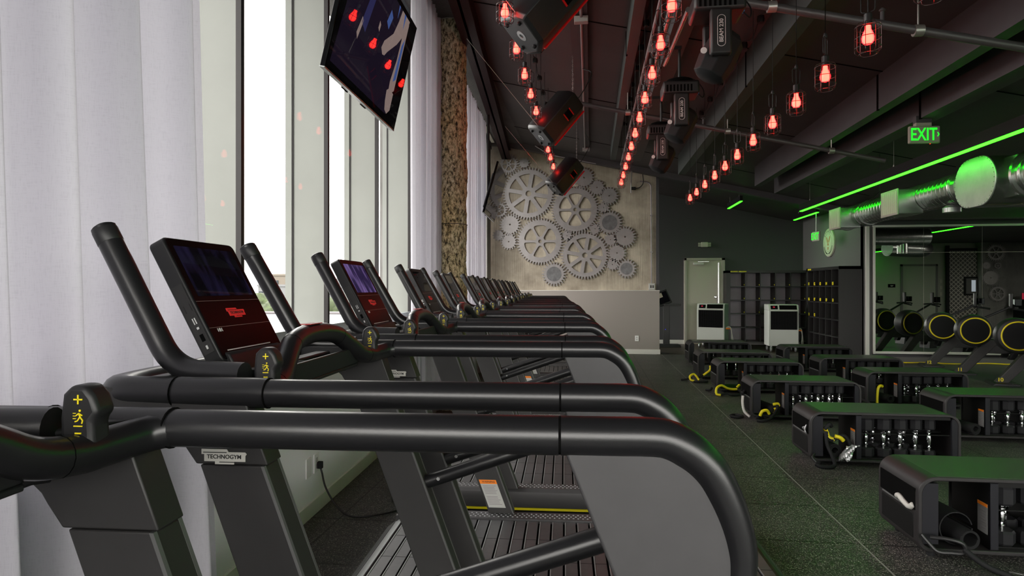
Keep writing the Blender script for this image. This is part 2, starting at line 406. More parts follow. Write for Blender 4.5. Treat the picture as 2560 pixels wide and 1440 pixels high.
# row frame: the window wall and treadmill row run 2.47 deg off the room axis
RZ = math.radians(2.46984); RC, RS = math.cos(RZ), math.sin(RZ)
def W(a, v, z=0): return (a*RC-v*RS, a*RS+v*RC, z)

def bulb_mat():
    n = MT['bulb_red'].node_tree; b = n.nodes['Principled BSDF']
    lw = n.nodes.new('ShaderNodeLayerWeight'); lw.inputs[0].default_value = .45; r = n.nodes.new('ShaderNodeValToRGB')
    r.color_ramp.elements[0].color = (1, .024, .015, 1); r.color_ramp.elements[0].position = .25
    r.color_ramp.elements[1].color = (1, .002, .006, 1); r.color_ramp.elements[1].position = .8
    n.links.new(lw.outputs['Facing'], r.inputs[0]); n.links.new(r.outputs[0], b.inputs['Emission Color'])
bulb_mat()
# =================================================================== STRUCTURE
def S(name, mb, m, rot=0, **k): return struct(mb.build(name, m, rot=(0, 0, rot), **k))
S('floor', MB().box(-3.2, 18, -3, 16.35, -.1, 0), 'rubber_floor')
S('floor_vinyl', MB().box(5.95, 18, .6, 12.80, 0, .004), 'vinyl_led_tint')
S('floor_hall', MB().box(1.4, 5.2, 13.72, 16.34, 0, .004), 'hall_floor')
cz = lambda x: 4.23-.226*x
S('ceiling', MB().prism([(-3.4, cz(-3.4)), (5, cz(5)), (18.2, cz(5)), (18.2, 3.6), (5, 3.6), (-3.4, 5.4)], -3.1, 16.5), 'ceiling_dark')
mb = MB()
for y in (1.2, 3.9, 6.6, 9.3, 12.0):
    M = Matrix.Translation((0, 0, 0))
    mb.prism([(-3.3, cz(-3.3)-.004), (4.99, cz(4.99)-.004), (4.99, cz(4.99)+.01), (-3.3, cz(-3.3)+.01)], y, y+.02)
S('ceiling_seams', mb, 'gap_black')
# lower concrete slab band over the windows
S('ceiling_slab', MB().prism([(-3.0, 4.64), (-1.45, 4.56), (-1.45, 4.60), (-3.0, 4.95)], -3, 13.8), 'slab_grey', rot=0)
S('wall_back', MB().box(-3.4, 5.5, 16.35, 16.5, 0, 5.2), 'wall_charcoal')
S('wall_right_alcove', MB().box(5.24, 5.38, 12.84, 16.35, 0, 5.0), 'wall_grey')
S('wall_mirror_side', MB().box(5.24, 18, 12.86, 13.0, 0, 3.4), 'wall_charcoal')
S('wall_gear_side', MB().box(-3.2, 1.40, 13.86, 14.1, 0, 5.2), 'concrete')
S('wall_half', MB().box(-2.3, 1.46, 13.74, 13.86, 0, 1.37), 'half_wall_paint')
S('trim_1', MB().box(-2.3, 1.465, 13.735, 13.86, 1.37, 1.382), 'trim_white', bevel=.003)
S('baseboard_half_wall', MB().box(-2.2, 1.475, 13.722, 13.74, 0, .105), 'trim_white', bevel=.004)
S('baseboard_back', MB().box(1.4, 5.24, 16.33, 16.35, 0, .105).box(1.46, 1.475, 13.74, 13.85, 0, .105), 'trim_white', bevel=.004)
S('wall_rear', MB().box(-3, 8.6, -3.15, -3, 0, .7).box(-3, 8.6, -3.15, -3, 3.0, 5.2).box(-3, -2.4, -3.15, -3, .7, 3.0).box(8.2, 8.6, -3.15, -3, .7, 3.0), 'wall_grey')
for i in range(5):
    x0, x1 = -2.4+i*2.12, -2.4+(i+1)*2.12
    o = S('window_%d' % (i+11), MB().box(x0+.03, x1-.03, -3.08, -3.07, .7, 3.0), 'window_glass')
    MB().box(x0, x0+.03, -3.12, -3.02, .7, 3.0).box(x1-.03, x1, -3.12, -3.02, .7, 3.0).build('window_frame', 'frame_dark', o)
S('wall_rear_side', MB().box(8.5, 8.6, -3, .6, 0, 4), 'wall_grey')
S('wall_right', MB().box(18, 18.15, .5, 13, 0, 4), 'wall_grey')
S('trim_2', MB().box(1.40, 1.46, 13.84, 14.0, 1.38, 3.9), 'wall_charcoal')     # steel edge of the gear wall
S('trim_3', MB().box(5.26, 5.322, 12.80, 12.84, 0, 2.62), 'trim_white')        # pale corner bead beside the mirror
S('wall_soffit', MB().box(5.24, 18, 12.45, 12.86, 2.72, 3.4), 'ceiling_dark')

# window wall (in the row frame): a = -1.58 face, sill, glass at a=-1.73
S('wall_left', MB().box(-1.78, -1.58, -2.9, 13.75, 0, 1.07), 'white_paint', rot=RZ)
S('trim_4', MB().box(-1.76, -1.56, -2.9, 13.7, 1.07, 1.09), 'sill_white', rot=RZ, bevel=.004)
S('baseboard_left', MB().box(-1.58, -1.565, -2.9, 13.6, 0, .095), 'trim_white', rot=RZ, bevel=.003)
S('wall_left_header', MB().box(-2.1, -1.6, -2.9, 13.75, 4.50, 5.4), 'slab_grey', rot=RZ)
S('wall_left_pier', MB().box(-2.1, -1.66, 6.99, 7.75, 1.09, 4.5), 'concrete_grey', rot=RZ)
S('wall_left_end', MB().box(-2.1, -1.62, 13.1, 13.75, 1.09, 4.5), 'concrete_grey', rot=RZ)
fins = [-2.95, -1.724, -.496, .732, 1.96, 3.19, 4.418, 5.646, 6.874]
for i in range(len(fins)-1):
    v0, v1 = fins[i]+.06, fins[i+1]
    o = S('window_%d' % (i+1), MB().box(-1.735, -1.727, v0-.03, v1+.03, 1.15, 4.50), 'window_glass', rot=RZ)
    S2 = MB().box(-1.77, -1.70, v0-.06, v1+.06, 1.09, 1.165).box(-1.77, -1.70, v0-.06, v1+.06, 4.44, 4.50).build('window_frame', 'frame_grey', o)
    MB().box(-1.748, -1.718, v1+.01, v1+.045, 1.165, 4.44).build('mullion', 'frame_dark', o)
    MB().box(-1.975, -1.748, v1+.01, v1+.05, 1.09, 4.50).build('fin', 'fin_panel', o)
    MB().box(-1.987, -1.975, v1+.005, v1+.055, 1.09, 4.50).build('gasket', 'frame_dark', o)
    MB().box(-2.035, -1.987, v1, v1+.06, 1.09, 4.50).build('fin_cap', 'fin_panel', o)
o = S('window_9', MB().box(-1.735, -1.727, 7.75, 13.1, 1.15, 4.50), 'window_glass', rot=RZ)
MB().box(-1.77, -1.70, 7.75, 13.1, 1.09, 1.165).box(-1.77, -1.70, 10.3, 10.4, 1.16, 4.3).build('window_frame', 'frame_grey', o)

# =================================================================== BEAMS, PIPES (fixed to the ceiling)
def beam(name, x0, x1, zb, y0, y1, m, label, end_plate=True, zt=None):
    zt = zt or cz((x0+x1)/2)+.02
    mb = MB()
    mb.box(x0, x1, y0, y1, zb, zt)
    o = mb.build(name, m); tag(o, label, 'beam', None)
    for yy in (y0+2.2, y0+4.6, y0+7.0, y0+9.6):
        if yy < y1: MB().box(x0-.006, x0+.012, yy, yy+.03, zb-.008, zt).build('splice_plate', 'gap_black', o)
    return o
beam('ceiling_beam', .37, .47, 3.90, -2.9, 12.2, 'beam_teal', 'teal grey steel beam beside the middle string of red lamps')
beam('ceiling_beam', 1.59, 1.72, 3.52, -2.9, 11.8, 'beam_teal', 'teal grey deep steel beam between the middle and right strings of red lamps')
beam('ceiling_beam', 2.87, 2.99, 3.23, -2.9, 11.5, 'beam_grey', 'grey deep steel beam with dark splice plates right of the right lamp string')
beam('ceiling_beam', 3.27, 3.47, 3.13, -2.9, 11.75, 'beam_grey', 'lowest grey steel beam, nearest to the green light line')
beam('ceiling_beam', .72, .90, 3.75, -2.9, 11.6, 'beam_grey', 'grey beam that carries the truss tubes and moving stage lights')
o = MB().box(-.22, -.04, -2.9, 12.6, 4.16, 4.30).build('ceiling_beam', 'beam_grey'); tag(o, 'shallow pale grey ceiling channel with a conduit and outlet boxes under it', 'beam')
# dark red beam near the windows
p0, p1 = Vector((-.90, .4, 4.3)), Vector((-1.88, 13.8, 4.3)); d = (p1-p0)
rz = math.atan2(-d.x, d.y)
mb = MB().box(-.10, .10, 0, d.length, 0, .02).box(-.015, .015, 0, d.length, 0, .32).box(-.10, .10, 0, d.length, .2, .215)
o = mb.build('ceiling_beam', 'beam_red', loc=p0, rot=(0, 0, rz)); tag(o, 'dark red painted steel beam running along the ceiling beside the windows', 'beam')
# cross beam at the far end
o = MB().prism([(-2.2, cz(-2.2)-.12), (5.2, cz(5.2)-.12), (5.2, cz(5.2)+.02), (-2.2, cz(-2.2)+.02)], 13.45, 13.6).build('ceiling_beam', 'beam_grey')
tag(o, 'grey cross beam along the top of the gear wall', 'beam')
# sprinkler pipes
def slpipe(y, x0, x1, drop, r, label, yd=0):
    mb = MB().tube([(x0, y, cz(x0)-drop), (x1, y+yd, cz(x1)-drop)], r, 12)
    o = mb.build('sprinkler_pipe', 'pipe_dark'); tag(o, label, 'pipe')
    for k in range(3):
        c = MB(); x = x0+(x1-x0)*(k+.5)/3; z = cz(x)-drop; yy = y+yd*(k+.5)/3
        c.tube([(x-.03, yy, z), (x+.03, yy, z)], r*1.35, 12); c.tube([(x, yy, z), (x, yy, cz(x)+.01)], .006, 6); c.build('pipe_hanger', 'cable_steel', o)
    n = MB(); x = x0+(x1-x0)*.42; z = cz(x)-drop; yy = y+yd*.42
    n.tube([(x, yy, z-.01), (x, yy, z+.09)], .014, 8).lathe([(.008, 0), (.022, .01), (.022, .014), (.006, .03)], 10, Matrix.Translation((x, yy, z+.09)))
    n.build('sprinkler_head', 'pipe_dark', o)
slpipe(8.0, -.15, 3.5, .48, .028, 'dark sprinkler pipe crossing the ceiling behind the middle red lamps')
slpipe(4.7, .8, 3.75, .48, .030, 'larger sprinkler pipe crossing the upper right, nearest to the camera')
# conduits on the gear wall
tag(MB().tube(fil([(.1, 13.42, 4.08), (-.9, 13.42, 4.3), (-1.2, 13.42, 4.5)], .1), .014, 8).build('conduit', 'conduit'), 'thin grey conduit along the top of the gear wall', 'conduit')
tag(MB().tube(fil([(.85, 13.42, 3.9), (.86, 13.80, 3.75), (.86, 13.80, 3.5)], .1), .012, 8).build('conduit', 'conduit'), 'short grey conduit bending down at the upper right of the gear wall', 'conduit')
mb = MB().tube(fil([(1.05, 13.82, 3.75), (1.29, 13.82, 3.72), (1.30, 13.82, 1.52)], .12), .014, 8)
for z in (2.2, 3.0): mb.box(1.27, 1.33, 13.80, 13.86, z, z+.02)
o = mb.build('conduit', 'conduit'); tag(o, 'grey vertical conduit down the right edge of the gear wall', 'conduit')
o2 = MB().box(1.24, 1.37, 13.78, 13.86, 1.39, 1.53).build('junction_box', 'label_white', bevel=.006); tag(o2, 'pale square outlet box under the vertical conduit on the half wall top', 'outlet box')
MB().box(1.27, 1.295, 13.775, 13.781, 1.43, 1.49).box(1.315, 1.34, 13.775, 13.781, 1.43, 1.49).build('socket', 'ink_black', o2)
o = MB().tube(smooth([(1.10, 13.70, 3.9), (1.12, 13.80, 3.72), (1.05, 13.82, 3.62), (.95, 13.82, 3.60)]), .010, 8).build('power_cord', 'wire')
MB().box(.86, .96, 13.79, 13.85, 3.57, 3.63).build('plug', 'rubber_black', o, bevel=.008)
tag(o, 'black cord with a plug hanging at the upper right of the gear wall', 'cord')
# conduit with outlet boxes below the shallow channel
o = MB().tube([(-.10, -2.5, 4.14), (-.10, 6.2, 4.14), (-.12, 12.5, 4.14)], .014, 8).build('conduit', 'conduit'); tag(o, 'pale conduit fixed under the shallow ceiling channel', 'conduit')
for y in (6.3, 12.2):
    q = MB().box(-.17, -.03, y-.04, y+.04, 4.09, 4.15).build('outlet_box', 'label_white', o, bevel=.005)

# =================================================================== CURTAINS, COLUMN
def curtain(label, a0, v0, v1, z0, z1, nf, amp, seed, flare=0, lean=0):
    rnd = random.Random(seed); ph = [0]; 
    fr = [rnd.uniform(.7, 1.5) for _ in range(nf+2)]; am = [rnd.uniform(.5, 1.25) for _ in range(nf+2)]
    tot = sum(fr[:nf])
    def fn(u, t):
        x = u*tot; k = 0
        while k < nf-1 and x > fr[k]: x -= fr[k]; k += 1
        q = x/fr[k]; zz = z0+(z1-z0)*t
        s = math.sin(2*PI*q); s = math.copysign(abs(s)**.75, s)
        am_ = am[k]*(1-q)+am[k+1]*q
        drift = .5*math.sin(u*17+seed)+.10*math.sin(zz*1.1+u*23)
        a = a0+amp*am_*(s+.16*math.sin(4*PI*q+k*2.1+zz*.15))+amp*.35*drift
        v = v0+(v1-v0)*u+flare*(1-t)**1.5*u+lean*t*(1-u)+.006*math.sin(zz*1.2+u*30)+.25*(v1-v0)/nf*.3*math.cos(2*PI*q)
        return (a, v, zz)
    mb = MB().grid(fn, nf*22, 26)
    o = mb.build('curtain', 'curtain_linen', rot=(0, 0, RZ), sharp=3.1); tag(o, label, 'curtain', None)
    return o
curtain('white linen curtain hanging at the far left in front of the window', -1.40, -1.2, 2.20, .03, 4.55, 15, .085, 3, flare=.22)
curtain('white curtain bunched just left of the stone column', -1.46, 5.95, 7.55, .03, 4.55, 15, .05, 5, flare=-.1)
curtain('white curtain right of the stone column, before the gear wall', -1.42, 8.9, 11.1, .03, 4.36, 18, .05, 9)
o = MB().box(-1.47, -1.41, 8.8, 12.6, 4.38, 4.42).build('curtain_track', 'exit_white', rot=(0, 0, RZ)); tag(o, 'thin pale curtain track under the slab above the windows', 'curtain track')

def colfn(u, t):
    th = 2*PI*u; z = 4.60*t; p = Vector((math.cos(th)*.5, math.sin(th)*.5, z*1.0))
    r = .172+.010*noise.fractal(p*3.2, 1, 2, 4)+.012*noise.fractal(p*11, .8, 2, 4)
    return (r*math.cos(th), r*math.sin(th), z)
c = MB().grid(colfn, 120, 420).build('stone_column', 'rock_bark', loc=W(-1.33, 7.35), sharp=3.1)
tag(c, 'round column clad in rough brown and gold bark-like stone', 'column')
MB().tube([(.19*math.cos(2*PI*k/40), .19*math.sin(2*PI*k/40), 4.57) for k in range(40)], .008, 6, closed=True).build('column_collar', 'exit_white', c)
MB().lathe([(.178, 0), (.178, 4.45)], 40).build('column_core', 'gap_black', c) if False else None
MB().tube([(.183*math.cos(2*PI*k/40), .183*math.sin(2*PI*k/40), 2.18) for k in range(40)], .0035, 6, closed=True).build('column_seam', 'ink_black', c)

# =================================================================== TREADMILLS
def badge(parent, M, sc, plate, ink, name='logo_plate'):
    # stepped plate with brand lettering, unit width ~1 (x -.5..+.5)
    poly = [(-.5, .12), (-.5, .05), (-.44, .05), (-.44, -.10), (-.20, -.10), (-.20, -.16), (.22, -.16), (.22, -.10), (.47, -.10), (.47, .02), (.5, .06), (.47, .10), (.10, .10), (.06, .16), (-.5, .16)]
    S4 = Matrix.Diagonal((sc, sc, 1, 1))
    o = MB().prism([(x, y) for x, y in poly], 0, .0012, 'z', M @ S4).build(name, plate, parent)
    text('lettering', 'TECHNOGYM', .122*sc, ink, o, M @ Matrix.Translation((.005*sc, -.002*sc, .0014)), extrude=.0003, bold=.002*sc)
    mb = MB()
    mb.prism([(-.46*sc, .085*sc), (.06*sc, .085*sc), (.06*sc, .1*sc), (-.46*sc, .1*sc)], .0012, .0018, 'z', M)
    mb.prism([(-.1*sc, -.105*sc), (.24*sc, -.105*sc), (.24*sc, -.12*sc), (-.1*sc, -.12*sc)], .0012, .0018, 'z', M)
    mb.build('lettering_line', ink, o)
    return o

def lean(z): return -.339-(z-.428)/2.71       # rear-leaning upright, its front edge
def make_treadmill():
    T = thing('treadmill', '', 'treadmill', group='treadmills in the row along the windows')
    R = .0235
    # deck -------------------------------------------------------------
    prof = [(-.80, .05), (-.80, .20), (-.765, .35), (-.72, .405), (.775, .398), (.805, .37), (.83, .25), (.96, .085), (.975, .05)]
    MB().prism([(a, z) for a, z in prof], -.375, .375).build('deck_frame', 'black_plastic', T, bevel=.01)
    MB().prism([(-.79, .345), (-.735, .404), (-.71, .412), (-.71, .400), (-.78, .33)], -.36, .36).build('nose_cover', 'metal_grey', T, bevel=.004)
    mb = MB(); p = .0535; n = 27; a0 = -.70
    mb.mt(1); mb.box(a0, a0+n*p, -.30, .30, .400, .406)
    for k in range(n):
        mb.mt(0); mb.box(a0+k*p+.004, a0+(k+1)*p-.004, -.298, .298, .404, .4165)
        mb.mt(2); mb.box(a0+k*p+.004, a0+k*p+.0075, -.29, .29, .4165, .4185)  # thin pale strip: the highlight along each slat put into the colour
        mb.mt(1)
        for q in (-.1, .1): mb.box(a0+k*p+.004, a0+(k+1)*p-.004, q-.0008, q+.0008, .4164, .4169)
    mb.build('slat_belt', ['slat_grey', 'gap_black', 'slat_highlight_stud'], T)
    for s in (-1, 1):
        mb = MB()
        pr = [(s*.302, .40), (s*.302, .424), (s*.385, .424), (s*.40, .41), (s*.402, .385), (s*.402, .335), (s*.37, .335)]
        mb.prism([(w_, z) for w_, z in pr], -.745, .79, 'x')
        for k in range(70):
            for j in range(3):
                a = -.68+k*.0205+(j % 2)*.01; w_ = s*(.322+j*.019)
                mb.mt(1).lathe([(.0048, 0), (.0036, .0022), (.0012, .003)], 6, Matrix.Translation((a, w_, .424)))
        mb.build('side_rail', ['strip_grey', 'slat_highlight_stud'], T)
        MB().box(-.74, .79, s*.376-.002, s*.402, .321, .332).build('side_stripe', 'yellow', T)
    # uprights ------------------------------------------------------------
    for s in (-1, 1):
        w0, w1 = (.355, .405) if s > 0 else (-.405, -.355)
        low = [(lean(1.135), 1.135), (lean(1.135)+.112, 1.135), (lean(.425)+.112, .425), (lean(.425), .425)]
        u = MB().prism(low, w0, w1).build('upright', 'upright_grey', T, bevel=.0025)
        ed = lean(1.135)+.108; ed2 = lean(.43)+.108
        MB().prism([(ed-.001, 1.135), (ed+.0045, 1.135), (ed2+.0045, .43), (ed2-.001, .43)], w0-.003, w0+.004).build('edge_highlight', 'edge_highlight_grey', u)  # highlight along the upright's edge, put in as a lighter strip
        MB().prism([(ed-.001, 1.135), (ed+.0045, 1.135), (ed2+.0045, .43), (ed2-.001, .43)], w1-.004, w1+.003).build('edge_highlight', 'edge_highlight_grey', u)
        top = [(-.606, 1.1365), (-.482, 1.1365), (-.528, 1.262), (-.775, 1.262), (-.77, 1.225), (-.74, 1.205), (-.69, 1.197), (-.660, 1.194), (-.645, 1.188), (-.634, 1.178), (-.626, 1.165)]
        t = MB().prism(top, w0-.001, w1+.001).build('upright_cover', 'upright_grey', T, bevel=.0025)
        # badge on the outer face
        y = s*.4072
        xa = (1, 0, 0) if s < 0 else (-1, 0, 0)
        badge(t, frame((-.556, y, 1.1500), xa, (0, 0, 1)), .078, 'logo_white', 'ink_black')
    # warning label on the inner face of the far upright
    zt, zb = .575, .452
    q = MB().prism([(lean(zt)+.010, zt), (lean(zt)+.086, zt), (lean(zb)+.086, zb), (lean(zb)+.010, zb)], .3535, .3545).build('warning_label', 'label_white', T)
    MB().prism([(lean(zt)+.010, zt), (lean(zt)+.086, zt), (lean(zt-.018)+.086, zt-.018), (lean(zt-.018)+.010, zt-.018)], .3528, .3536).build('label_header', 'orange', q)
    mb = MB()
    for k in range(13):
        z = zt-.026-k*.0068
        if k == 6: continue
        mb.prism([(lean(z)+.018, z), (lean(z)+.018+(.05 if k % 3 else .058), z), (lean(z)+.018+(.05 if k % 3 else .058), z-.0022), (lean(z)+.018, z-.0022)], .353, .3536)
    mb.build('label_print', 'conduit', q)
    text('lettering', 'WARNING', .012, 'ink_black', q, frame((lean(zt-.009)+.05, .3526, zt-.009), (1, 0, 0), (0, 0, 1)))
    # cross panel with rounded arch
    arch = [(-.36, 1.262), (.36, 1.262), (.36, 1.190), (.33, 1.196), (-.33, 1.196), (-.36, 1.190)]
    MB().prism(arch, -.655, -.62, 'x').build('cross_panel', 'black_plastic', T, bevel=.004)
    # front loop tube and handrails
    zr = 1.2535
    pts = fil([(-.488, -.39, zr), (-.77, -.385, zr), (-.80, -.30, zr-.004), (-.80, .30, zr-.004), (-.77, .385, zr), (-.488, .39, zr)], .075, 8)
    MB().tube(pts, .0255, 16).build('front_loop', 'black_tube', T)
    for s in (-1, 1):
        h = MB().tube([(-.487, s*.39, zr), (-.0015, s*.39, zr)], R, 20).build('handrail', 'black_tube', T)
        MB().tube([(-.0016, s*.39, zr), (.0016, s*.39, zr)], .0226, 20).build('joint_ring', 'gap_black', h)
        MB().tube([(-.65, s*.39, zr), (-.649, s*.39, zr)], .0262, 20).build('joint_ring', 'gap_black', h); MB().tube([(-.488, s*.39, zr), (-.486, s*.39, zr)], .0258, 20).build('joint_ring', 'gap_black', h)
        # end fin: tube bends down around a flat panel
        cen = [(.0015, 1.2535), (.06, 1.2535), (.110, 1.2535), (.130, 1.250), (.148, 1.241), (.164, 1.229), (.178, 1.213), (.189, 1.193), (.199, 1.170), (.207, 1.145), (.2115, 1.12), (.2115, 1.10), (.209, 1.06), (.200, 1.00), (.188, .945), (.172, .905), (.155, .89), (.14, .905), (.130, .93)]
        MB().tube([(a, s*.39, z) for a, z in smooth([(a, z, 0) for a, z in cen], 3) for a, z in [(a, z)]] if False else [(q.x, s*.39, q.y) for q in smooth([(a, z, 0) for a, z in cen], 3)], [.0235-(.0235-.0165)*min(1, max(0, (k-12)/26)) for k in range(3*(len(cen)-1)+1)], 18).build('fin_tube', 'black_tube', T)
        pan = [(.002, 1.245), (.110, 1.245), (.142, 1.235), (.166, 1.214), (.186, 1.18), (.200, 1.14), (.206, 1.10), (.203, 1.05), (.194, .99), (.182, .94), (.17, .91), (.155, .895), (.135, .91)]
        MB().prism(pan, s*.39-.010, s*.39+.010).build('end_fin', 'fin_grey', T, bevel=.004, bseg=3)
        # brace
        b0, b1 = (lean(.86)+.10, .866), (.075, 1.03)
        br = MB().tube([(b0[0], s*.385, b0[1]), (b1[0], s*.39, b1[1])], .0205, 16).build('brace', 'black_tube', T)
        MB().lathe([(.005, 0), (.005, .002)], 12, Matrix.Translation((b0[0]+.045, s*.385-.0195, b0[1]+.017)) @ Matrix.Rotation(PI/2, 4, 'X')).build('bolt', 'steel', br)
        # shelf plate
        MB().prism([(-.75, s*.25), (-.60, s*.27), (-.555, s*.34), (-.50, s*.385), (-.76, s*.385)], 1.258, 1.268, 'z').build('shelf_plate', 'black_plastic', T, bevel=.004)
        # upright handle
        hp = fil([(-.575, s*.305, 1.272), (-.722, s*.285, 1.274), (-.874, s*.272, 1.545)], .06, 8)
        hd = MB().tube(hp, .0222, 18).build('grab_handle', 'black_tube', T)
        dv = (Vector(hp[-1])-Vector(hp[-2])).normalized(); e0 = Vector(hp[-1])-dv*.034
        MB().tube([e0, e0+dv*.001, e0+dv*.028, e0+dv*.036, e0+dv*.040], [.0222, .0228, .0228, .020, .013], 18).build('grip_cap', 'black_plastic', hd)
        # lever with printed signs
        lp = [(-.532+(a+.530)*.80, z) for a, z in [(-.555, 1.245), (-.556, 1.285), (-.552, 1.312), (-.540, 1.322), (-.518, 1.322), (-.506, 1.310), (-.498, 1.292), (-.508, 1.282), (-.506, 1.255), (-.505, 1.235), (-.52, 1.222)]]
        lv = MB().prism(lp, s*.302-.015, s*.302+.015).build('control_lever', 'black_plastic', T, bevel=.006, bseg=3)
        # signs face the runner (+a side) on a slightly turned face and the inner side
        F = frame((-.529, s*.302-.0158, 1.307), (1, 0, .0), (-.25, 0, 1)) @ Matrix.Diagonal((.74, .74, 1, 1))
        k = MB(); B = lambda x0, x1, y0, y1: k.prism([(x0, y0), (x1, y0), (x1, y1), (x0, y1)], 0, .0008, 'z', F)
        B(-.007, .007, -.0011, .0011); B(-.0011, .0011, -.007, .007)
        B(-.007, .007, -.0405, -.0388); B(-.005, .005, -.0515, -.0493)
        for yy in (-.021, -.025, -.029): B(-.008, -.003, yy, yy+.001)
        k.lathe([(.0018, 0), (.0018, .0008)], 8, F @ Matrix.Translation((.003, -.0165, 0)))
        for x0, y0, x1, y1 in ((.001, -.02, .004, -.027), (.004, -.027, .0075, -.031), (.0075, -.031, .006, -.036), (.003, -.026, -.001, -.032), (-.001, -.032, -.005, -.033), (.002, -.021, .007, -.024), (.001, -.021, -.003, -.024)):
            dx, dy = x1-x0, y1-y0; L = math.hypot(dx, dy); nx, ny = -dy/L*.0009, dx/L*.0009
            k.prism([(x0+nx, y0+ny), (x1+nx, y1+ny), (x1-nx, y1-ny), (x0-nx, y0-ny)], 0, .0008, 'z', F)
        k.build('lever_sign', 'yellow', lv)
    # front handle bar
    hh_ = [(-.490, .388, 1.2525), (-.512, .368, 1.249), (-.526, .325, 1.246), (-.532, .285, 1.246), (-.540, .235, 1.256), (-.552, .185, 1.284), (-.566, .115, 1.316)]
    hb = smooth([(a, -b, c) for a, b, c in hh_]+[(-.571, 0, 1.326)]+hh_[::-1], 5)
    bar = MB().tube(hb, .0225, 16).build('front_handlebar', 'black_tube', T)
    MB().prism([(-.583, -.045), (-.558, -.045), (-.558, .02), (-.583, .02)], 1.3475, 1.3495, 'z').build('bar_sticker', 'sticker_red', bar)
    for q in (17, 29, 41, 53): MB().tube([hb[q], hb[q]+(hb[q+1]-hb[q]).normalized()*.0012], .0228, 16).build('bar_ring', 'gap_black', bar)
    # tray
    mb = MB().box(-.70, -.545, -.235, .235, 1.222, 1.230).box(-.555, -.545, -.235, .235, 1.23, 1.272).box(-.70, -.545, -.235, -.228, 1.23, 1.272).box(-.70, -.545, .228, .235, 1.23, 1.272).box(-.70, -.545, -.003, .003, 1.23, 1.262).box(-.625, -.62, -.235, .235, 1.23, 1.258)
    mb.build('tray', 'black_plastic', T, bevel=.002)
    # console
    bl, tl = Vector((-.713, 0, 1.283)), Vector((-.848, 0, 1.540)); up = (tl-bl).normalized(); L = (tl-bl).length
    C4 = frame(bl, (0, 1, 0), up)          # x = w (away), y = up the face, z = towards runner
    if C4.to_3x3() @ Vector((0, 0, 1)) @ Vector((1, 0, 0)) < 0: pass
    wv = .14
    def rr(x0, x1, y0, y1, r, n=5):
        P = []
        for cx, cy, a0 in ((x1-r, y1-r, 0), (x0+r, y1-r, PI/2), (x0+r, y0+r, PI), (x1-r, y0+r, 1.5*PI)):
            for k in range(n+1): P.append((cx+r*math.cos(a0+PI/2*k/n), cy+r*math.sin(a0+PI/2*k/n)))
        return P
    cons = MB().prism(rr(-wv, wv, -.012, L, .016), -.036, 0, 'z', C4).build('console', 'black_plastic', T, bevel=.003)
    face = MB().prism(rr(-wv+.004, wv-.004, -.006, L-.004, .014), 0, .0025, 'z', C4).build('console_face', 'face_black', cons)
    MB().prism(rr(-wv+.022, wv-.022, L*.50, L-.022, .002), .0025, .0031, 'z', C4).build('screen', 'screen_off', cons)
    mb = MB()
    for yy in (L*.455, L*.235): mb.prism([(-wv+.004, yy), (wv-.004, yy), (wv-.004, yy+.0009), (-wv+.004, yy+.0009)], .0025, .003, 'z', C4)
    mb.build('face_seam', 'conduit', cons)
    F = C4 @ Matrix.Translation((.0, L*.345, .0026))
    badge(cons, F, .075, 'red_print', 'ink_black', 'console_logo')
    mb = MB()
    for j, (x0, x1) in enumerate(((-.11, .085), (-.11, .125))): mb.prism([(x0, .012-j*.008), (x1, .012-j*.008), (x1, .0145-j*.008), (x0, .0145-j*.008)], .0025, .0029, 'z', C4)
    k0 = C4 @ Matrix.Translation((-.10, .062, .0026)); mb.lathe([(.0045, 0), (.0045, .0005)], 12, k0); mb.box(-.009, -.007, -.004, .004, 0, .0005, k0); mb.box(.007, .009, -.004, .004, 0, .0005, k0)
    mb.build('face_print', 'white_print', cons)
    # side plate with ports on the near side
    D = C4 @ Matrix.Translation((-wv-.001, 0, 0))
    sp = MB().prism([(L*.62, -.030), (L*.62, -.006), (.02, -.006), (.02, -.030)], -.0006, .0006, 'x', D).build('side_plate', 'upright_grey', cons)
    def DB(y0, y1, z0, z1, nm, m_): 
        MB().box(-.0016, .0002, y0, y1, z0, z1, D).build(nm, m_, sp)
    DB(.118, .134, -.026, -.024, 'button_outline', 'ink_black'); DB(.118, .134, -.012, -.010, 'button_outline', 'ink_black')
    DB(.088, .102, -.020, -.018, 'usb_port', 'white_print'); DB(.088, .102, -.015, -.013, 'usb_port', 'white_print')
    DB(.076, .081, -.019, -.014, 'usb_sign', 'white_print'); DB(.048, .064, -.021, -.013, 'slot', 'gap_black'); DB(.030, .038, -.019, -.015, 'key_sign', 'white_print')
    # neck from console down to the tray
    MB().prism([(-.775, 1.225), (-.68, 1.225), (-.695, 1.272), (-.705, 1.29), (-.745, 1.30)], -.125, .125).build('console_foot', 'black_plastic', T, bevel=.004)
    # motor hood behind the nose
    MB().prism([(-.80, .05), (-.80, .30), (-.80, .35), (-.76, .38), (-.76, .05)], -.36, .36).build('motor_hood', 'black_plastic', T, bevel=.005)
    # feet
    for a in (-.70, .78):
        for s in (-1, 1): MB().lathe([(.03, 0), (.03, .02), (.015, .022), (.015, .055)], 12, Matrix.Translation((a, s*.31, 0))).build('foot', 'rubber_black', T)
    return T
TC = [.36, 1.40, 2.41, 3.51, 4.60, 5.69, 6.76, 7.83, 8.90, 9.97, 11.04, 12.11]
TA = [-.005, -.006, .004, -.002, -.03, -.015, -.04, -.07, -.10, -.10, -.12, -.12]
T0 = make_treadmill()
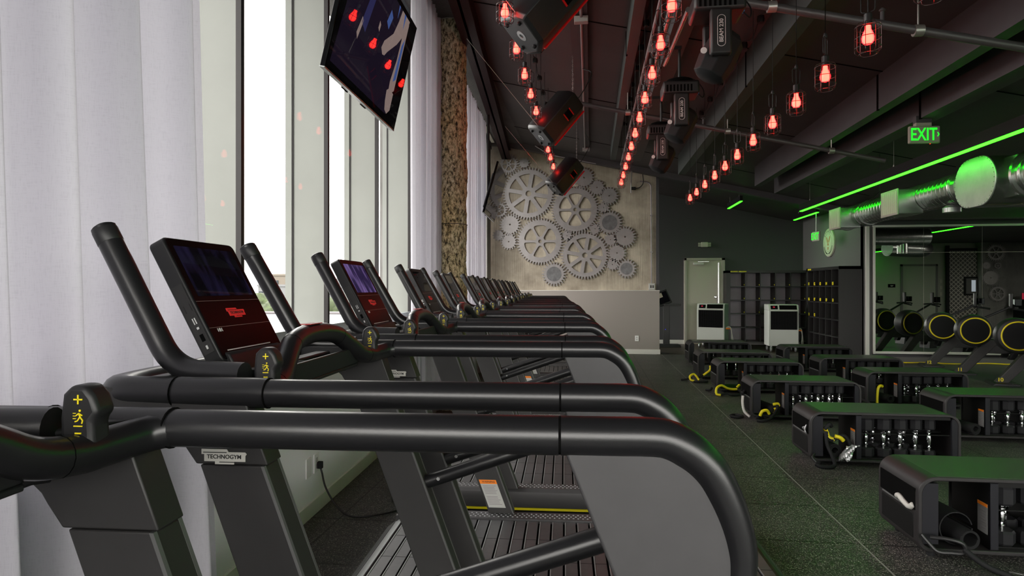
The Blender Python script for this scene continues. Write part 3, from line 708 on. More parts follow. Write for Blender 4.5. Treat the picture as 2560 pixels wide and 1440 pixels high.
TL = ['black treadmill nearest the camera, only its far rail and fin in view',
      'black treadmill with the large tilted console at left, second in the row',
      'black treadmill third in the row, its screen glowing purple',
      'black treadmill fourth in the row, dark screen before the white window panels',
      'black treadmill fifth in the row, just left of the stone column',
      'black treadmill sixth in the row, its console against the column foot',
      'black treadmill seventh in the row, right of the stone column',
      'black treadmill eighth in the row, fifth from the half wall',
      'black treadmill ninth in the row, fourth from the half wall',
      'black treadmill tenth in the row, third from the half wall',
      'black treadmill eleventh in the row, one before the farthest',
      'farthest black treadmill, beside the grey half wall']
for i, (v, a) in enumerate(zip(TC, TA)):
    t = T0 if i == 0 else dup(T0)
    t.location = W(a, v); t.rotation_euler = (0, 0, RZ); t['label'] = TL[i]
    if i in (1, 2):
        for c in t.children:
            if c.name.startswith('console') and not c.name.startswith('console_foot'):
                for g in c.children:
                    if g.name.startswith('screen'):
                        g.material_slots[0].link = 'OBJECT'; g.material_slots[0].material = MT['screen_dim' if i == 1 else 'screen_purple']

# power cord and wall plates at the left wall
def plate(v, z, label, sockets):
    o = MB().box(-.006, 0.002, -.038, .038, -.060, .060).build('wall_plate', 'sill_white', loc=W(-1.574, v, z), rot=(0, 0, RZ), bevel=.002)
    tag(o, label, 'outlet')
    if sockets: MB().box(.0015, .003, -.016, .016, .006, .034).box(.0015, .003, -.016, .016, -.034, -.006).build('socket', 'label_white', o, bevel=.001)
plate(3.745, .315, 'blank white wall plate low on the white wall under the window', False)
plate(3.865, .315, 'white outlet with a black plug in it, beside the blank plate', True)
cp = smooth([W(-1.555, 3.875, .29), W(-1.54, 3.87, .25), W(-1.50, 3.83, .17), W(-1.42, 3.80, .07), W(-1.32, 3.78, .012), W(-1.15, 3.83, .010), W(-1.00, 4.0, .010), W(-.95, 4.25, .011), W(-1.02, 4.42, .012), W(-1.16, 4.30, .013), W(-1.14, 4.08, .014), W(-1.02, 3.97, .03), W(-.9, 3.90, .012), W(-.76, 3.95, .02)], 8)
o = MB().tube(cp, .0062, 8).build('power_cord', 'wire'); tag(o, 'black power cord looping on the floor below the outlet', 'cord')
MB().box(-.02, .012, -.014, .014, -.022, .022).build('plug', 'rubber_black', o, loc=W(-1.548, 3.870, .30), rot=(0, 0, RZ), bevel=.004)
MB().tube(smooth([W(-.97, 2.9, 1.15), W(-.95, 2.92, 1.0), W(-.93, 2.9, .9), W(-.92, 2.9, .84)]), .005, 8)
# =================================================================== TVS
def tv(label, v0, v1, a0, zb, tilt, pic):
    T = thing('television', label, 'television', W(a0, v0, zb), RZ, 'ceiling hung televisions')
    wd = v1-v0; h = wd*.575
    M = Matrix.Rotation(tilt, 4, 'Y')      # leans the top towards +a
    MB().box(-.03, 0, 0, wd, 0, h, M).build('bezel', 'gloss_black', T, bevel=.003)
    MB().box(-.075, -.03, wd*.12, wd*.88, h*.1, h*.8, M).build('back_cover', 'black_plastic', T, bevel=.02)
    MB().box(-.032, .001, -.001, wd+.001, -.008, .002, M).build('bottom_trim', 'metal_grey', T, bevel=.002)
    MB().box(.0, .0015, .012, wd-.012, .02, h-.012, M).build('screen', 'screen_off', T)
    for q in (.25, .5): MB().box(-.036, -.028, wd*q, wd*(q+.07), -.012, -.004, M).build('vent_slot', 'gap_black', T)
    if pic:
        def P(pts, m_, d): MB().prism([(x*wd, y*h) for x, y in pts], .0015, .0015+d, 'x', M).build('picture', m_, T)
        P([(.03, .06), (.80, .06), (.84, .95), (.1, .95)], 'pic_navy', .0002)
        P([(.54, .50), (.56, .57), (.66, .70), (.70, .84), (.72, .95), (.86, .95), (.84, .84), (.74, .66), (.63, .52), (.60, .47), (.57, .46)], 'pic_beige', .0006)
        P([(.80, .90), (.86, .92), (.85, .30), (.77, .22), (.76, .34), (.79, .55)], 'pic_beige', .0005)
        P([(.74, .25), (.78, .29), (.85, .27), (.85, .12), (.81, .07), (.77, .09), (.75, .16)], 'pic_beige', .0007)
        P([(.815, .70), (.845, .78), (.84, .40), (.80, .36)], 'pic_blue', .0009)
        P([(.25, .50), (.33, .92), (.38, .92), (.31, .46)], 'pic_blue2', .0006); P([(.54, .72), (.57, .84), (.61, .80), (.58, .68)], 'pic_blue', .0007)
        P([(.66, .95), (.68, .95), (.67, .84)], 'pic_blue', .0010); P([(.76, .95), (.79, .95), (.78, .82)], 'pic_blue', .0010)
        P([(.22, .40), (.25, .54), (.27, .52), (.24, .36)], 'pic_beige', .0006); P([(.45, .60), (.455, .66), (.475, .64), (.47, .58)], 'pic_beige', .0006)
    MB().box(-.13, -.075, wd*.42, wd*.58, h*.35, h*.65, M).build('mount_plate', 'black_plastic', T, bevel=.004)
    tp = M @ Vector((-.12, wd*.5, h*.5))
    pl = MB().tube([tp, Vector((tp.x-.02, tp.y, tp.z+.02)), Vector((tp.x-.02, tp.y, 4.5-zb))], .022, 12).build('pole', 'black_plastic', T)
    MB().box(tp.x-.07, tp.x+.03, tp.y-.05, tp.y+.05, 4.42-zb, 4.47-zb).build('ceiling_plate', 'black_plastic', T)
    MB().lathe([(.006, 0), (.006, .006)], 8, Matrix.Translation((tp.x+.003, tp.y, tp.z+.05)) @ Matrix.Rotation(PI/2, 4, 'Y')).build('status_light', 'led_blue', T)
tv('large television with a dim picture, hanging tilted before the windows, nearest', 3.40, 4.83, -1.337, 2.674, math.radians(13), True)
tv('smaller looking dark television hanging before the gear wall, the farther one', 9.58, 11.0, -1.23, 2.60, math.radians(16), False)
# =================================================================== GEARS
def gear(x, z, r, n, style, label, th=.022):
    T = None
    rin = r-min(.055, .22*r); pts = []
    for k in range(n):
        a = 2*PI*k/n; s = 2*PI/n
        for da, rr_ in ((-.50, rin), (-.27, rin), (-.20, rin+(r-rin)*.55), (-.13, r), (.13, r), (.20, rin+(r-rin)*.55), (.27, rin)):
            pts.append((rr_*math.cos(a+da*s), rr_*math.sin(a+da*s)))
    # holes via bridged outline: build as fan of rings with bmesh-free curve fill
    cu = bpy.data.curves.new('gear', 'CURVE'); cu.dimensions = '2D'; cu.fill_mode = 'BOTH'; cu.extrude = th/2; cu.bevel_depth = 0
    def spl(p):
        s_ = cu.splines.new('POLY'); s_.points.add(len(p)-1); s_.use_cyclic_u = True
        for i, q in enumerate(p): s_.points[i].co = (q[0], q[1], 0, 1)
    spl(pts)
    spl([(r*.075*math.cos(2*PI*k/24), r*.075*math.sin(2*PI*k/24)) for k in range(24)] if style != 'eight' else [(r*.11*math.cos(2*PI*k/24), r*.11*math.sin(2*PI*k/24)) for k in range(24)])
    if style in ('six', 'eight'):
        m_ = 6 if style == 'six' else 8; ro = rin*.82 if style == 'eight' else rin*.78; ri = r*.20 if style == 'six' else r*.26; hw = r*.045 if style == 'six' else r*.075
        for k in range(m_):
            c = 2*PI*k/m_+(PI/m_ if style == 'six' else .22); half = PI/m_
            a_o = half-math.asin(min(.9, hw/ro)); a_i = max(.0, half-math.asin(min(.9, hw/ri)))
            P = [(ro, -a_o+2*a_o*j/10) for j in range(11)]
            P = [(rr_*math.cos(c+a), rr_*math.sin(c+a)) for rr_, a in P]
            P += [(ri*math.cos(c+a_i), ri*math.sin(c+a_i)), (ri*math.cos(c-a_i), ri*math.sin(c-a_i))]
            if style == 'six': P = [(q.x, q.y) for q in fil([((P[-1][0]+P[0][0])/2, (P[-1][1]+P[0][1])/2, 0)]+[(a, b, 0) for a, b in [P[0], P[5], P[10], P[11], P[12]]]+[((P[-1][0]+P[0][0])/2, (P[-1][1]+P[0][1])/2, 0)], r*.14, 4)][:-1]
            spl(P)
    o = bpy.data.objects.new('tmp', cu); COL.objects.link(o)
    dg = bpy.context.evaluated_depsgraph_get(); me = bpy.data.meshes.new_from_object(o.evaluated_get(dg)); bpy.data.objects.remove(o)
    me.transform(Matrix.Rotation(PI/2, 4, 'X')); me.materials.clear(); me.materials.append(MT['gear_metal'])
    g = bpy.data.objects.new('wall_gear', me); COL.objects.link(g); tag(g, label, 'wall gear', 'metal gears on the concrete wall')
    g.location = (x, 13.825, z)
    if style == 'inset': MB().lathe([(r*.60, 0), (r*.60, .004)], 40, Matrix.Translation((0, -.0115, 0)) @ Matrix.Rotation(PI/2, 4, 'X')).build('inset_disc', 'gear_inset', g)
    for k in range(3):
        a = k*2*PI/3+.5; MB().lathe([(r*.06, 0), (r*.06, .028)], 10, Matrix.Translation((rin*.90*math.cos(a), .036, rin*.90*math.sin(a))) @ Matrix.Rotation(PI/2, 4, 'X')).build('spacer', 'frame_dark', g)
    return g
GS = [(-1.827, 4.193, .233, 24, 'six', 'spoked gear at the upper left corner of the gear group'),
 (-1.483, 4.212, .130, 12, 'plain', 'tiny solid gear at the top, right of the upper left spoked gear'),
 (-1.384, 3.531, .588, 54, 'eight', 'largest gear with eight wedge openings, upper left'),
 (-.351, 3.155, .530, 50, 'six', 'big six opening gear right of the largest gear, under the farthest loudspeaker'),
 (-1.126, 2.466, .527, 50, 'six', 'big six opening gear at lower left, below the largest gear'),
 (-.139, 2.150, .529, 48, 'eight', 'big brighter gear with eight wedge openings, lower right'),
 (-.157, 3.855, .237, 20, 'plain', 'solid darker gear partly behind the farthest loudspeaker, at right of it'),
 (.126, 3.634, .180, 16, 'plain', 'solid gear touching the upper right pair, second of the top chain'),
 (.390, 3.445, .208, 18, 'plain', 'solid gear at the upper right end of the group'),
 (.274, 3.187, .132, 12, 'plain', 'small solid gear between the upper right end gear and the red tinged one'),
 (.401, 2.860, .277, 24, 'inset', 'reddish rimmed gear with a dark inset disc at right'),
 (.085, 2.725, .128, 12, 'plain', 'tiny gear between the big right six opening gear and the red tinged one'),
 (-.531, 2.582, .122, 12, 'plain', 'tiny gear in the centre where the three big gears meet'),
 (.731, 2.545, .242, 22, 'plain', 'solid gear farthest to the right of the group'),
 (.418, 2.486, .145, 12, 'plain', 'small solid gear left of the rightmost gear'),
 (.558, 2.194, .207, 18, 'plain', 'medium solid gear below the rightmost gear'),
 (.459, 1.945, .138, 12, 'plain', 'small gear between the big lower right gear and the corner inset gear'),
 (.765, 1.851, .217, 18, 'inset', 'gear with a grey inset disc at the lower right corner'),
 (-.817, 1.738, .273, 24, 'inset', 'gear with a large grey inset disc at the bottom, lowest of all'),
 (-2.042, 3.175, .191, 18, 'six', 'small spoked gear at the left edge behind the far television'),
 (-1.799, 2.846, .247, 22, 'plain', 'bright solid gear at left, below the small spoked one'),
 (-2.060, 2.609, .135, 12, 'plain', 'small gear farthest left in the lower group'),
 (-1.827, 2.465, .191, 18, 'plain', 'solid gear at lower left beside the big six opening gear'),
 (-1.977, 3.906, .120, 12, 'plain', 'tiny gear below the upper left spoked gear')]
for g in GS: gear(*g)
# =================================================================== HANGING RED LAMPS
def make_lamp():
    T = thing('cage_lamp', '', 'pendant lamp', group='')
    MB().lathe([(.010, .098), (.021, .09), (.021, .035), (.016, .03)], 14).build('socket', 'black_plastic', T)
    MB().lathe([(.014, .032), (.016, .01), (.026, -.012), (.031, -.032), (.029, -.050), (.019, -.064), (.004, -.069)], 16).build('bulb', 'bulb_red', T)
    mb = MB(); R_ = .062; n = 8
    for k in range(n):
        a = 2*PI*k/n; c, s = math.cos(a), math.sin(a)
        mb.tube(fil([(c*.020, s*.020, .050), (c*R_, s*R_, .040), (c*R_, s*R_, -.105), (c*.042, s*.042, -.118)], .03, 4), .0021, 5, cap=False)
    for z, r in ((.022, R_), (-.035, R_), (-.085, R_), (-.118, .042)): mb.tube([(r*math.cos(2*PI*k/24), r*math.sin(2*PI*k/24), z) for k in range(24)], .0021, 5, closed=True)
    mb.build('cage', 'cage_metal', T)
    mb = MB()
    mb.tube(fil([(-.012, 0, .10), (-.032, 0, .105), (-.034, 0, .20), (-.012, 0, .212), (.012, 0, .212), (.034, 0, .20), (.032, 0, .105), (.012, 0, .10)], .015, 4), .0028, 6)
    mb.tube([(0, 0, .10), (0, 0, .215)], .0035, 6).lathe([(.010, .205), (.013, .215), (.008, .235)], 10)
    mb.build('bail', 'black_plastic', T)
    return T
L0 = make_lamp()
rows = [(-.63, 3.49, [4.55, 5.27, 5.92, 6.53, 7.17, 7.84, 8.50, 9.17, 9.73, 10.47], 'left string'),
        (.475, 3.14, [3.80, 4.40, 5.01, 5.66, 6.29, 6.92, 7.55, 8.16, 8.79, 9.46, 10.09], 'middle string'),
        (1.435, 2.77, [2.86, 3.47, 4.07, 4.62, 5.20, 5.80, 6.41, 6.98, 7.55, 8.19, 8.82, 9.38], 'right string')]
ME_CORD = {}
first = True
for x, z, ys, nm in rows:
    cordz = cz(x)-z
    for i, y in enumerate(ys):
        t = L0 if first else dup(L0)
        t.location = (x, y, z); t.rotation_euler = (0, 0, random.uniform(0, 3))
        t['label'] = '%s glowing red bulb in a wire cage on the %s' % (ORD[i], nm)
        if i == len(ys)-1: t['label'] = 'farthest glowing red bulb in a wire cage on the %s' % nm
        t['group'] = 'caged red lamps on the %s' % nm
        if nm not in ME_CORD:
            o = MB().tube([(0, 0, .23), (0, 0, cordz)], .0025, 6).build('cord', 'wire'); ME_CORD[nm] = o; o.parent = t
        else:
            o = ME_CORD[nm].copy(); COL.objects.link(o); o.parent = t
        first = False
    # supply cable draped in swags along the string
    xo = .065 if x > 0 else -.07
    P = []
    for i in range(len(ys)):
        P.append((x+xo, ys[i], cz(x)-.05))
        if i < len(ys)-1: P.append((x+xo, (ys[i]+ys[i+1])/2, cz(x)-.13))
    o = MB().tube(smooth(P, 5), .007, 6).build('supply_cable', 'wire'); tag(o, 'black supply cable in swags along the ceiling above the %s of red lamps' % nm, 'cable')
    for y in ys: MB().lathe([(.03, -.06), (.035, -.03), (.03, .0), (.012, .01)], 10, Matrix.Translation((x+xo, y, cz(x)-.05))).build('cable_hook', 'wire', o)
# =================================================================== LOUDSPEAKERS
def speaker(label, P, sc=1):
    T = thing('loudspeaker', label, 'loudspeaker', P, 0, 'loudspeakers hung from the ceiling')
    # local: long axis X' (length .62), then depth ; orientation matrix from photo
    M = Matrix.Rotation(math.radians(20), 4, 'Z') @ Matrix.Rotation(math.radians(-50), 4, 'Y') @ Matrix.Rotation(math.radians(-66), 4, 'X')
    Lh, Wd, D = .30*sc, .17*sc, .17*sc
    # body: front grille at +z(down-right), back narrower
    prof = [(-Wd, -D*.55), (-Wd*.80, -D), (Wd*.45, -D), (Wd, -D*.3), (Wd, D*.75), (Wd*.85, D), (-Wd*.85, D), (-Wd, D*.75)]
    # extruded along local x
    mb = MB(); n = len(prof); rings = []
    for x, k in ((-Lh, .86), (-Lh*.9, 1), (Lh*.9, 1), (Lh, .90)): rings.append([Vector((x, a*k, b*k)) for a, b in prof])
    vs_ = [M @ q for r_ in rings for q in r_]
    fs = [tuple(range(n))[::-1], tuple(range(3*n, 4*n))]+[(i*n+k, i*n+(k+1) % n, (i+1)*n+(k+1) % n, (i+1)*n+k) for i in range(3) for k in range(n)]
    mb.addf(vs_, fs); mb.build('cabinet', 'black_plastic', T, bevel=.008)
    MB().box(-Lh*.93, Lh*.93, Wd*.98, Wd*1.06, -D*.25, D*.9, M).build('grille', 'rubber_black', T, bevel=.01)
    MB().box(-Lh*.92, Lh*.92, Wd*.80, Wd*.86, -D*.78, -D*.66, M).build('light_strip', 'led_accent_red', T)
    mb = MB().box(Lh*.05, Lh*.09, -Wd*.35, Wd*.25, -D*1.04, -D*.99, M).box(Lh*.38, Lh*.42, -Wd*.35, Wd*.25, -D*1.04, -D*.99, M)
    MB().box(Lh*.08, Lh*.40, -Wd*.35, Wd*.25, -D*1.02, -D*.98, M).build('handle_recess', 'gap_black', T)
    mb.build('handle_edge', 'led_accent_red', T)
    for yy, zz in ((-.7, -.6), (-.7, .55), (.65, -.5), (.65, .6)):
        MB().lathe([(.014*sc, 0), (.016*sc, .01), (.008*sc, .02)], 12, M @ Matrix.Translation((-Lh, yy*Wd*.85, zz*D*.85)) @ Matrix.Rotation(-PI/2, 4, 'Y')).build('foot', 'rubber_black', T)
    MB().lathe([(.042*sc, 0), (.042*sc, .003), (.018*sc, .004), (.017*sc, -.0)], 20, M @ Matrix.Translation((-Lh*.999, 0, 0)) @ Matrix.Rotation(-PI/2, 4, 'Y')).build('pole_socket', 'metal_grey', T)
    top = M @ Vector((Lh*.95, 0, -.02)); zc = cz(P[0]+top.x)-P[2]
    mb = MB(); z = top.z; k = 0
    while z < zc:
        mb.tube([(top.x+(.008*math.cos(q*PI/3) if k % 2 else 0), top.y+(0 if k % 2 else .008*math.cos(q*PI/3)), z+.017*math.sin(q*PI/3)+.017) for q in range(6)], .0025, 4, closed=True); z += .027; k += 1
    mb.build('chain', 'cable_steel', T)
    fl = M @ Vector((-Lh*.9, -Wd*.9, -D*.4))
    # stay wire to the red beam
    MB().tube([fl, fl+Vector((-.62, .25, .0))*1.15+Vector((0, -.9, .80))], .003, 5).build('stay_wire', 'cable_steel', T)
    MB().tube(smooth([top+Vector((.02, 0, 0)), top+Vector((.10, 0, .08)), top+Vector((.22, .1, .35)), Vector((-.1-P[0], .3, 4.1-P[2]))]), .006, 6).build('cable', 'wire', T)
speaker('large black loudspeaker with red strip at the top centre, nearest', (-.33, 4.80, 3.60), 1.08)
speaker('middle black loudspeaker with red strip hanging on a chain, before the lamps', (-.40, 7.35, 3.42))
speaker('farthest black loudspeaker with red strip, hanging before the gears', (-.43, 10.55, 3.31))
# =================================================================== MOVING STAGE LIGHTS + TRUSS
def truss():
    T = thing('lighting_truss', 'pale metal truss tubes hung along the beam above the stage lights', 'truss', (.62, 0, 3.62))
    MB().tube([(0, 2.9, .0), (0, 11.4, .0)], .024, 12).build('main_tube', 'steel', T)
    MB().tube([(-.09, 2.9, .03), (-.09, 11.4, .03)], .014, 10).build('side_tube', 'conduit', T)
    MB().tube([(.13, 5.0, -.02), (.09, 6.2, -.02)], .022, 12).build('short_tube', 'steel', T)
    mb = MB()
    for y in (4.2, 5.8, 7.15, 9, 10.6): mb.box(-.10, .03, y-.02, y+.02, -.035, .05); mb.tube([(0, y, 0), (.0, y, .46)], .006, 6)
    mb.build('clamp', 'steel', T)
truss()
def head(label, y):
    P = (.80, y, 3.15); T = thing('stage_light', label, 'stage light', P, 0, 'moving stage lights on the truss')
    MB().box(-.16, .16, -.13, .13, .02, .14).build('base', 'black_plastic', T, bevel=.02)
    MB().lathe([(.13, .14), (.12, .17), (.05, .18)], 20).build('base_ring', 'gap_black', T)
    MB().box(-.20, .02, -.012, .012, .46, .49).tube([(0, 0, .17), (0, 0, .48)], .012, 8).build('clamp', 'black_plastic', T)
    mb = MB().box(.02, .075, -.05, .02, .12, .125)
    for k in range(8): mb.box(-.13+k*.03, -.115+k*.03, -.132, -.130, .04, .10)
    mb.build('base_vent', 'gap_black', T)
    arm = MB().box(-.065, .065, -.155, -.10, -.27, .02).build('yoke_arm', 'black_plastic', T, bevel=.015)
    MB().box(-.065, .065, .10, .155, -.27, .02).build('yoke_arm', 'black_plastic', T, bevel=.015)
    F = frame((0, -.157, -.125), (0, 0, 1), (-1, 0, 0))
    b = text('lettering', 'BEAM 230', .034, 'white_print', arm, F, extrude=.0008, bold=.0006)
    ring = []
    for k in range(20):
        a = 2*PI*k/20; ring.append((.024*math.cos(a)*1.0, -.157, -.125+(.075 if math.sin(a) > 0 else -.075)+.022*math.sin(a)))
    MB().tube(ring, .0018, 5, closed=True).build('oval_outline', 'white_print', arm)
    M = Matrix.Translation((.02, .0, -.22)) @ Matrix.Rotation(math.radians(28), 4, 'Y')
    MB().lathe([(.075, .14), (.11, .10), (.12, -.05), (.105, -.15), (.07, -.17)], 8, M).build('lamp_head', 'rubber_black', T, bevel=.006)
    MB().lathe([(.02, 0), (.02, .004)], 14, Matrix.Translation((-.10, -.115, -.23)) @ Matrix.Rotation(PI/2, 4, 'X')).build('round_badge', 'white_print', T)
    MB().box(.14, .17, -.02, .03, .05, .09).build('connector', 'led_blue' if False else 'pic_blue', T)
    MB().tube(smooth([(.15, 0, .07), (.21, .02, .02), (.22, .05, .10), (.15, .08, .2), (.02, .1, .25)]), .005, 6).build('cable', 'wire', T)
head('nearest moving stage light with a lettered arm at the top of the picture', 4.15)
head('middle moving stage light on the truss, between the other two', 5.85)
head('farthest moving stage light on the truss above the sprinkler pipe', 7.35)
# =================================================================== GREEN LED LINES
def led(label, x, z, y0, y1, wires):
    T = thing('linear_light', label, 'linear light', (x, y0, z))
    MB().box(-.03, .03, 0, y1-y0, .012, .125).build('housing', 'bench_black', T)
    MB().box(-.024, .024, .004, y1-y0-.004, 0, .012).build('diffuser', 'led_green', T)
    mb = MB()
    for y in wires: mb.tube([(0, y-y0, .12), (0, y-y0, (cz(x) if x < 5 else 3.1)-z)], .0018, 5); mb.lathe([(.006, .12), (.009, .14), (.003, .16)], 8, Matrix.Translation((0, y-y0, 0)))
    mb.build('suspension_wire', 'cable_steel', T)
led('long green linear light running over the right column of benches', 3.60, 2.75, -2.5, 11.34, (1, 3.2, 5.6, 8.0, 10.9))
led('short green linear light at the far end, just beyond the long one', 4.68, 3.00, 13.7, 15.2, (14.9,))
led('short separate green linear light in front of the dark back wall', 3.15, 3.26, 13.7, 14.95, (13.9, 14.8))
led('green linear light beyond the mirror side of the rowers', 8.1, 2.75, 9.6, 12.3, (10, 12))
led('green linear light near the far rear wall seen as glow in the mirror', 10.4, 2.75, .8, 2.6, (1, 2))
# =================================================================== EXIT SIGNS, EMERGENCY LIGHT, CAMERA DOME
def exit_sign(label, P, rz, size, arrow, pend):
    T = thing('exit_sign', label, 'exit sign', P, rz)
    w_, h_ = size
    MB().box(-w_/2, w_/2, -.02, .02, -h_/2, h_/2).build('case', 'exit_white', T, bevel=.012)
    text('lettering', 'EXIT', h_*.92, 'exit_green', T, frame((-.012, -.0215, -.004), (1, 0, 0), (0, 0, 1)) @ Matrix.Diagonal((.78, 1.1, 1, 1)), extrude=.001, bold=h_*.012)
    if arrow: MB().tube([(w_*.40, -.022, .02), (w_*.45, -.022, 0), (w_*.40, -.022, -.02)], .005, 6).build('arrow', 'exit_green', T)
    if pend == 'box':
        MB().box(-.09, .06, -.03, .03, h_/2-.005, h_/2+.03).build('canopy', 'exit_white', T, bevel=.004)
        MB().box(-.09, .06, -.03, .03, h_/2+.03, 3.16-P[2]).build('ceiling_box', 'beam_grey', T)
        MB().lathe([(.005, 0), (.005, .006)], 8, Matrix.Translation((.06, 0, -h_/2-.006))).build('status_light', 'led_red_dot', T)
    else: MB().tube([(0, 0, h_/2), (0, 0, cz(P[0])-P[2])], .010, 8).build('stem', 'conduit', T)
exit_sign('green EXIT sign with a right arrow hanging from the beam', (3.33, 6.77, 2.975), YAW*.4, (.30, .175), True, 'box')
exit_sign('small green EXIT sign hanging near the round wall emblem', (4.72, 13.9, 2.52), -1.38, (.28, .2), False, 'stem')
T = thing('emergency_light', 'small pale emergency light above the door', 'emergency light', (2.85, 16.33, 2.53))
MB().box(-.085, .085, -.05, .01, -.06, .06).build('case', 'sign_cream', T, bevel=.01)
for s in (-1, 1):
    mb = MB()
    for k in range(4): mb.box(s*.12-.035, s*.12+.035, -.045, .0, -.05+k*.027, -.035+k*.027)
    mb.build('lamp_louvre', 'sign_cream', T)
T = thing('security_camera', 'small white dome camera under the slab beside the far curtain', 'camera', (-1.86, 12.6, 4.40))
MB().lathe([(.055, .05), (.055, 0), (.05, -.02)], 16).build('base', 'exit_white', T); MB().lathe([(.045, -.02), (.04, -.045), (.02, -.06)], 16).build('dome', 'metal_grey', T)
# round emblem
T = thing('round_emblem', 'round cream wall emblem with a copper Y shaped mark', 'wall sign', (5.235, 14.55, 2.43), 0)
MX = Matrix.Rotation(-PI/2, 4, 'Y')
MB().lathe([(.31, 0), (.31, .035), (.30, .045)], 48, MX).build('disc', 'sign_cream', T)
mb = MB()
for r_ in (.20, .285):
    mb.tube([(-.046, r_*math.cos(2*PI*k/60), r_*math.sin(2*PI*k/60)) for k in range(60)], .0022, 4, closed=True)
for sgn in (-1, 1):
    for k in range(13):
        a = math.radians(200+k*5 if sgn > 0 else -20-k*5); mb.box(-.048, -.045, -.006, .006, -.014, .014, Matrix.Translation((0, .245*math.cos(a), .245*math.sin(a))) @ Matrix.Rotation(a+PI/2, 4, 'X'))
mb.build('ring_print', 'ink_black', T)
for i, ch in enumerate('AVENUE'):
    a = math.radians(140-i*16)
    ctr = Vector((-.047, -.245*math.cos(a), .245*math.sin(a))); up = Vector((0, -math.cos(a), math.sin(a))); xx = Vector((0, -math.sin(a), -math.cos(a)))
    text('lettering', ch, .062, 'ink_black', T, frame(ctr, xx, up), bold=.001)
for i in range(3):
    a = math.radians(-100+i*10); MB().box(-.048, -.045, -.008, .008, -.015, .015, Matrix.Translation((0, -.245*math.cos(a), .245*math.sin(a)))).build('small_print', 'conduit', T)
mb = MB(); PX = lambda pts: mb.prism([(-y, z) for y, z in pts], -.050, -.045, 'x')
PX([(-.10, .12), (-.07, .125), (-.02, .03), (-.045, .0)][::1]); PX([(.10, .14), (.115, .12), (.045, -.0), (.02, .03)])
PX([(0, .01), (.035, -.06), (-.035, -.06)]); PX([(-.025, -.10), (.025, -.10), (0, -.17)])
mb.build('copper_mark', 'copper', T)
# =================================================================== DUCTS
def spiral(path, r, pitch=.085):
    mb = MB(); mb.tube(path, r, 40)
    a, b = Vector(path[0]), Vector(path[-1]); d = b-a; L = d.length; n = int(L/pitch)
    t = d.normalized(); u = Vector((0, 0, 1)); u = (u-t*u.dot(t)).normalized() if abs(t.z) < .9 else Vector((1, 0, 0)); s_ = t.cross(u)
    ring = lambda c, rr_: [c+(u*math.cos(2*PI*k/40)+s_*math.sin(2*PI*k/40))*rr_ for k in range(40)]
    for i in range(1, n): mb.tube(ring(a+t*(i*L/n), r+.001), .0032, 5, closed=True)
    return mb, ring, t
T = thing('air_duct', 'long spiral metal air duct with grilles hung at right under the ceiling', 'air duct', (4.0, 0, 2.52))
mb, ring, t = spiral([(0, 10.45, 0), (0, 7.2, 0)], .168); mb.build('spiral_duct', 'duct_metal', T)
for y in (10.42, 9.6, 8.5, 7.3): MB().tube(ring(Vector((0, y, 0)), .172), .014, 6, closed=True).build('flange', 'duct_metal', T)
MB().lathe([(.172, 0), (.172, .01), (.06, .012)], 40, Matrix.Translation((0, 10.45, 0)) @ Matrix.Rotation(-PI/2, 4, 'X')).build('end_cap', 'duct_metal', T)
def grille(y0, y1):
    g = MB().box(-.36, -.08, y0, y1, -.20, .09).build('grille_box', 'duct_metal', T, bevel=.003)
    MB().box(-.375, -.36, y0-.01, y1+.01, -.21, .10).build('grille_frame', 'exit_white', g, bevel=.003)
    mb = MB(); n = 14
    for k in range(n): mb.box(-.380, -.374, y0+.02+(y1-y0-.04)*k/n, y0+.02+(y1-y0-.04)*(k+.55)/n, -.185, .075)
    mb.build('grille_blade', 'sign_cream', g)
grille(9.72, 10.12); grille(7.98, 8.39)
def oval(L_, r_, n=14):
    return [(L_/2+r_*math.cos(-PI/2+PI*k/n), r_*math.sin(-PI/2+PI*k/n)) for k in range(n+1)]+[(-L_/2+r_*math.cos(PI/2+PI*k/n), r_*math.sin(PI/2+PI*k/n)) for k in range(n+1)]
ov = oval(.18, .245); YC = 6.86
MB().prism([(YC+a, b-.02) for a, b in ov], -.14, .40, 'x').build('plenum', 'duct_metal', T)
MB().prism([(YC+a*1.03, b*1.03-.02) for a, b in ov], -.155, -.14, 'x').build('plenum_cap', 'cap_metal', T, bevel=.006)
mb = MB()
for a, b in oval(.18, .247, 16): mb.lathe([(.005, 0), (.005, .003)], 6, Matrix.Translation((-.157, YC+a*.97, b*.97-.02)) @ Matrix.Rotation(-PI/2, 4, 'Y'))
mb.build('rivet', 'steel', T)
MB().box(-.02, .36, 6.42, 6.72, -.22, .18).build('neck', 'duct_metal', T, bevel=.01)
mb, ring, t = spiral([(.14, 6.45, -.02), (.14, 2.2, -.02)], .215, .11); mb.build('spiral_duct', 'duct_metal', T)
for y, q in ((6.42, .02), (6.30, .012)): MB().tube(ring(Vector((.14, y, -.02)), .222), q, 6, closed=True).build('flange', 'duct_metal', T)
for y in (9.3, 5.3):
    xx = 0 if y > 6 else .14
    MB().tube([(xx, y, .17), (xx, y, .8)], .004, 5).tube([(xx-.15, y, .12), (xx, y, .26), (xx+.15, y, .12)], .006, 5).build('hanger', 'wire', T)
MB().lathe([(.09, -.05), (.09, 0), (.05, .03)], 16, Matrix.Translation((-.02, 7.5, -.20))).build('smoke_detector', 'metal_grey', T)
T = thing('air_duct', 'spiral duct over the rowing area, seen only in the mirror', 'air duct', (0, 0, 2.78))
mb, ring, t = spiral([(6.3, 7.9, .03), (9.0, 7.5, .03)], .23, .1); mb.build('spiral_duct', 'duct_metal', T)
MB().tube([(8.35, 7.6, .02), (8.35, 7.6, -.42)], .13, 24).build('drop_duct', 'duct_metal', T)
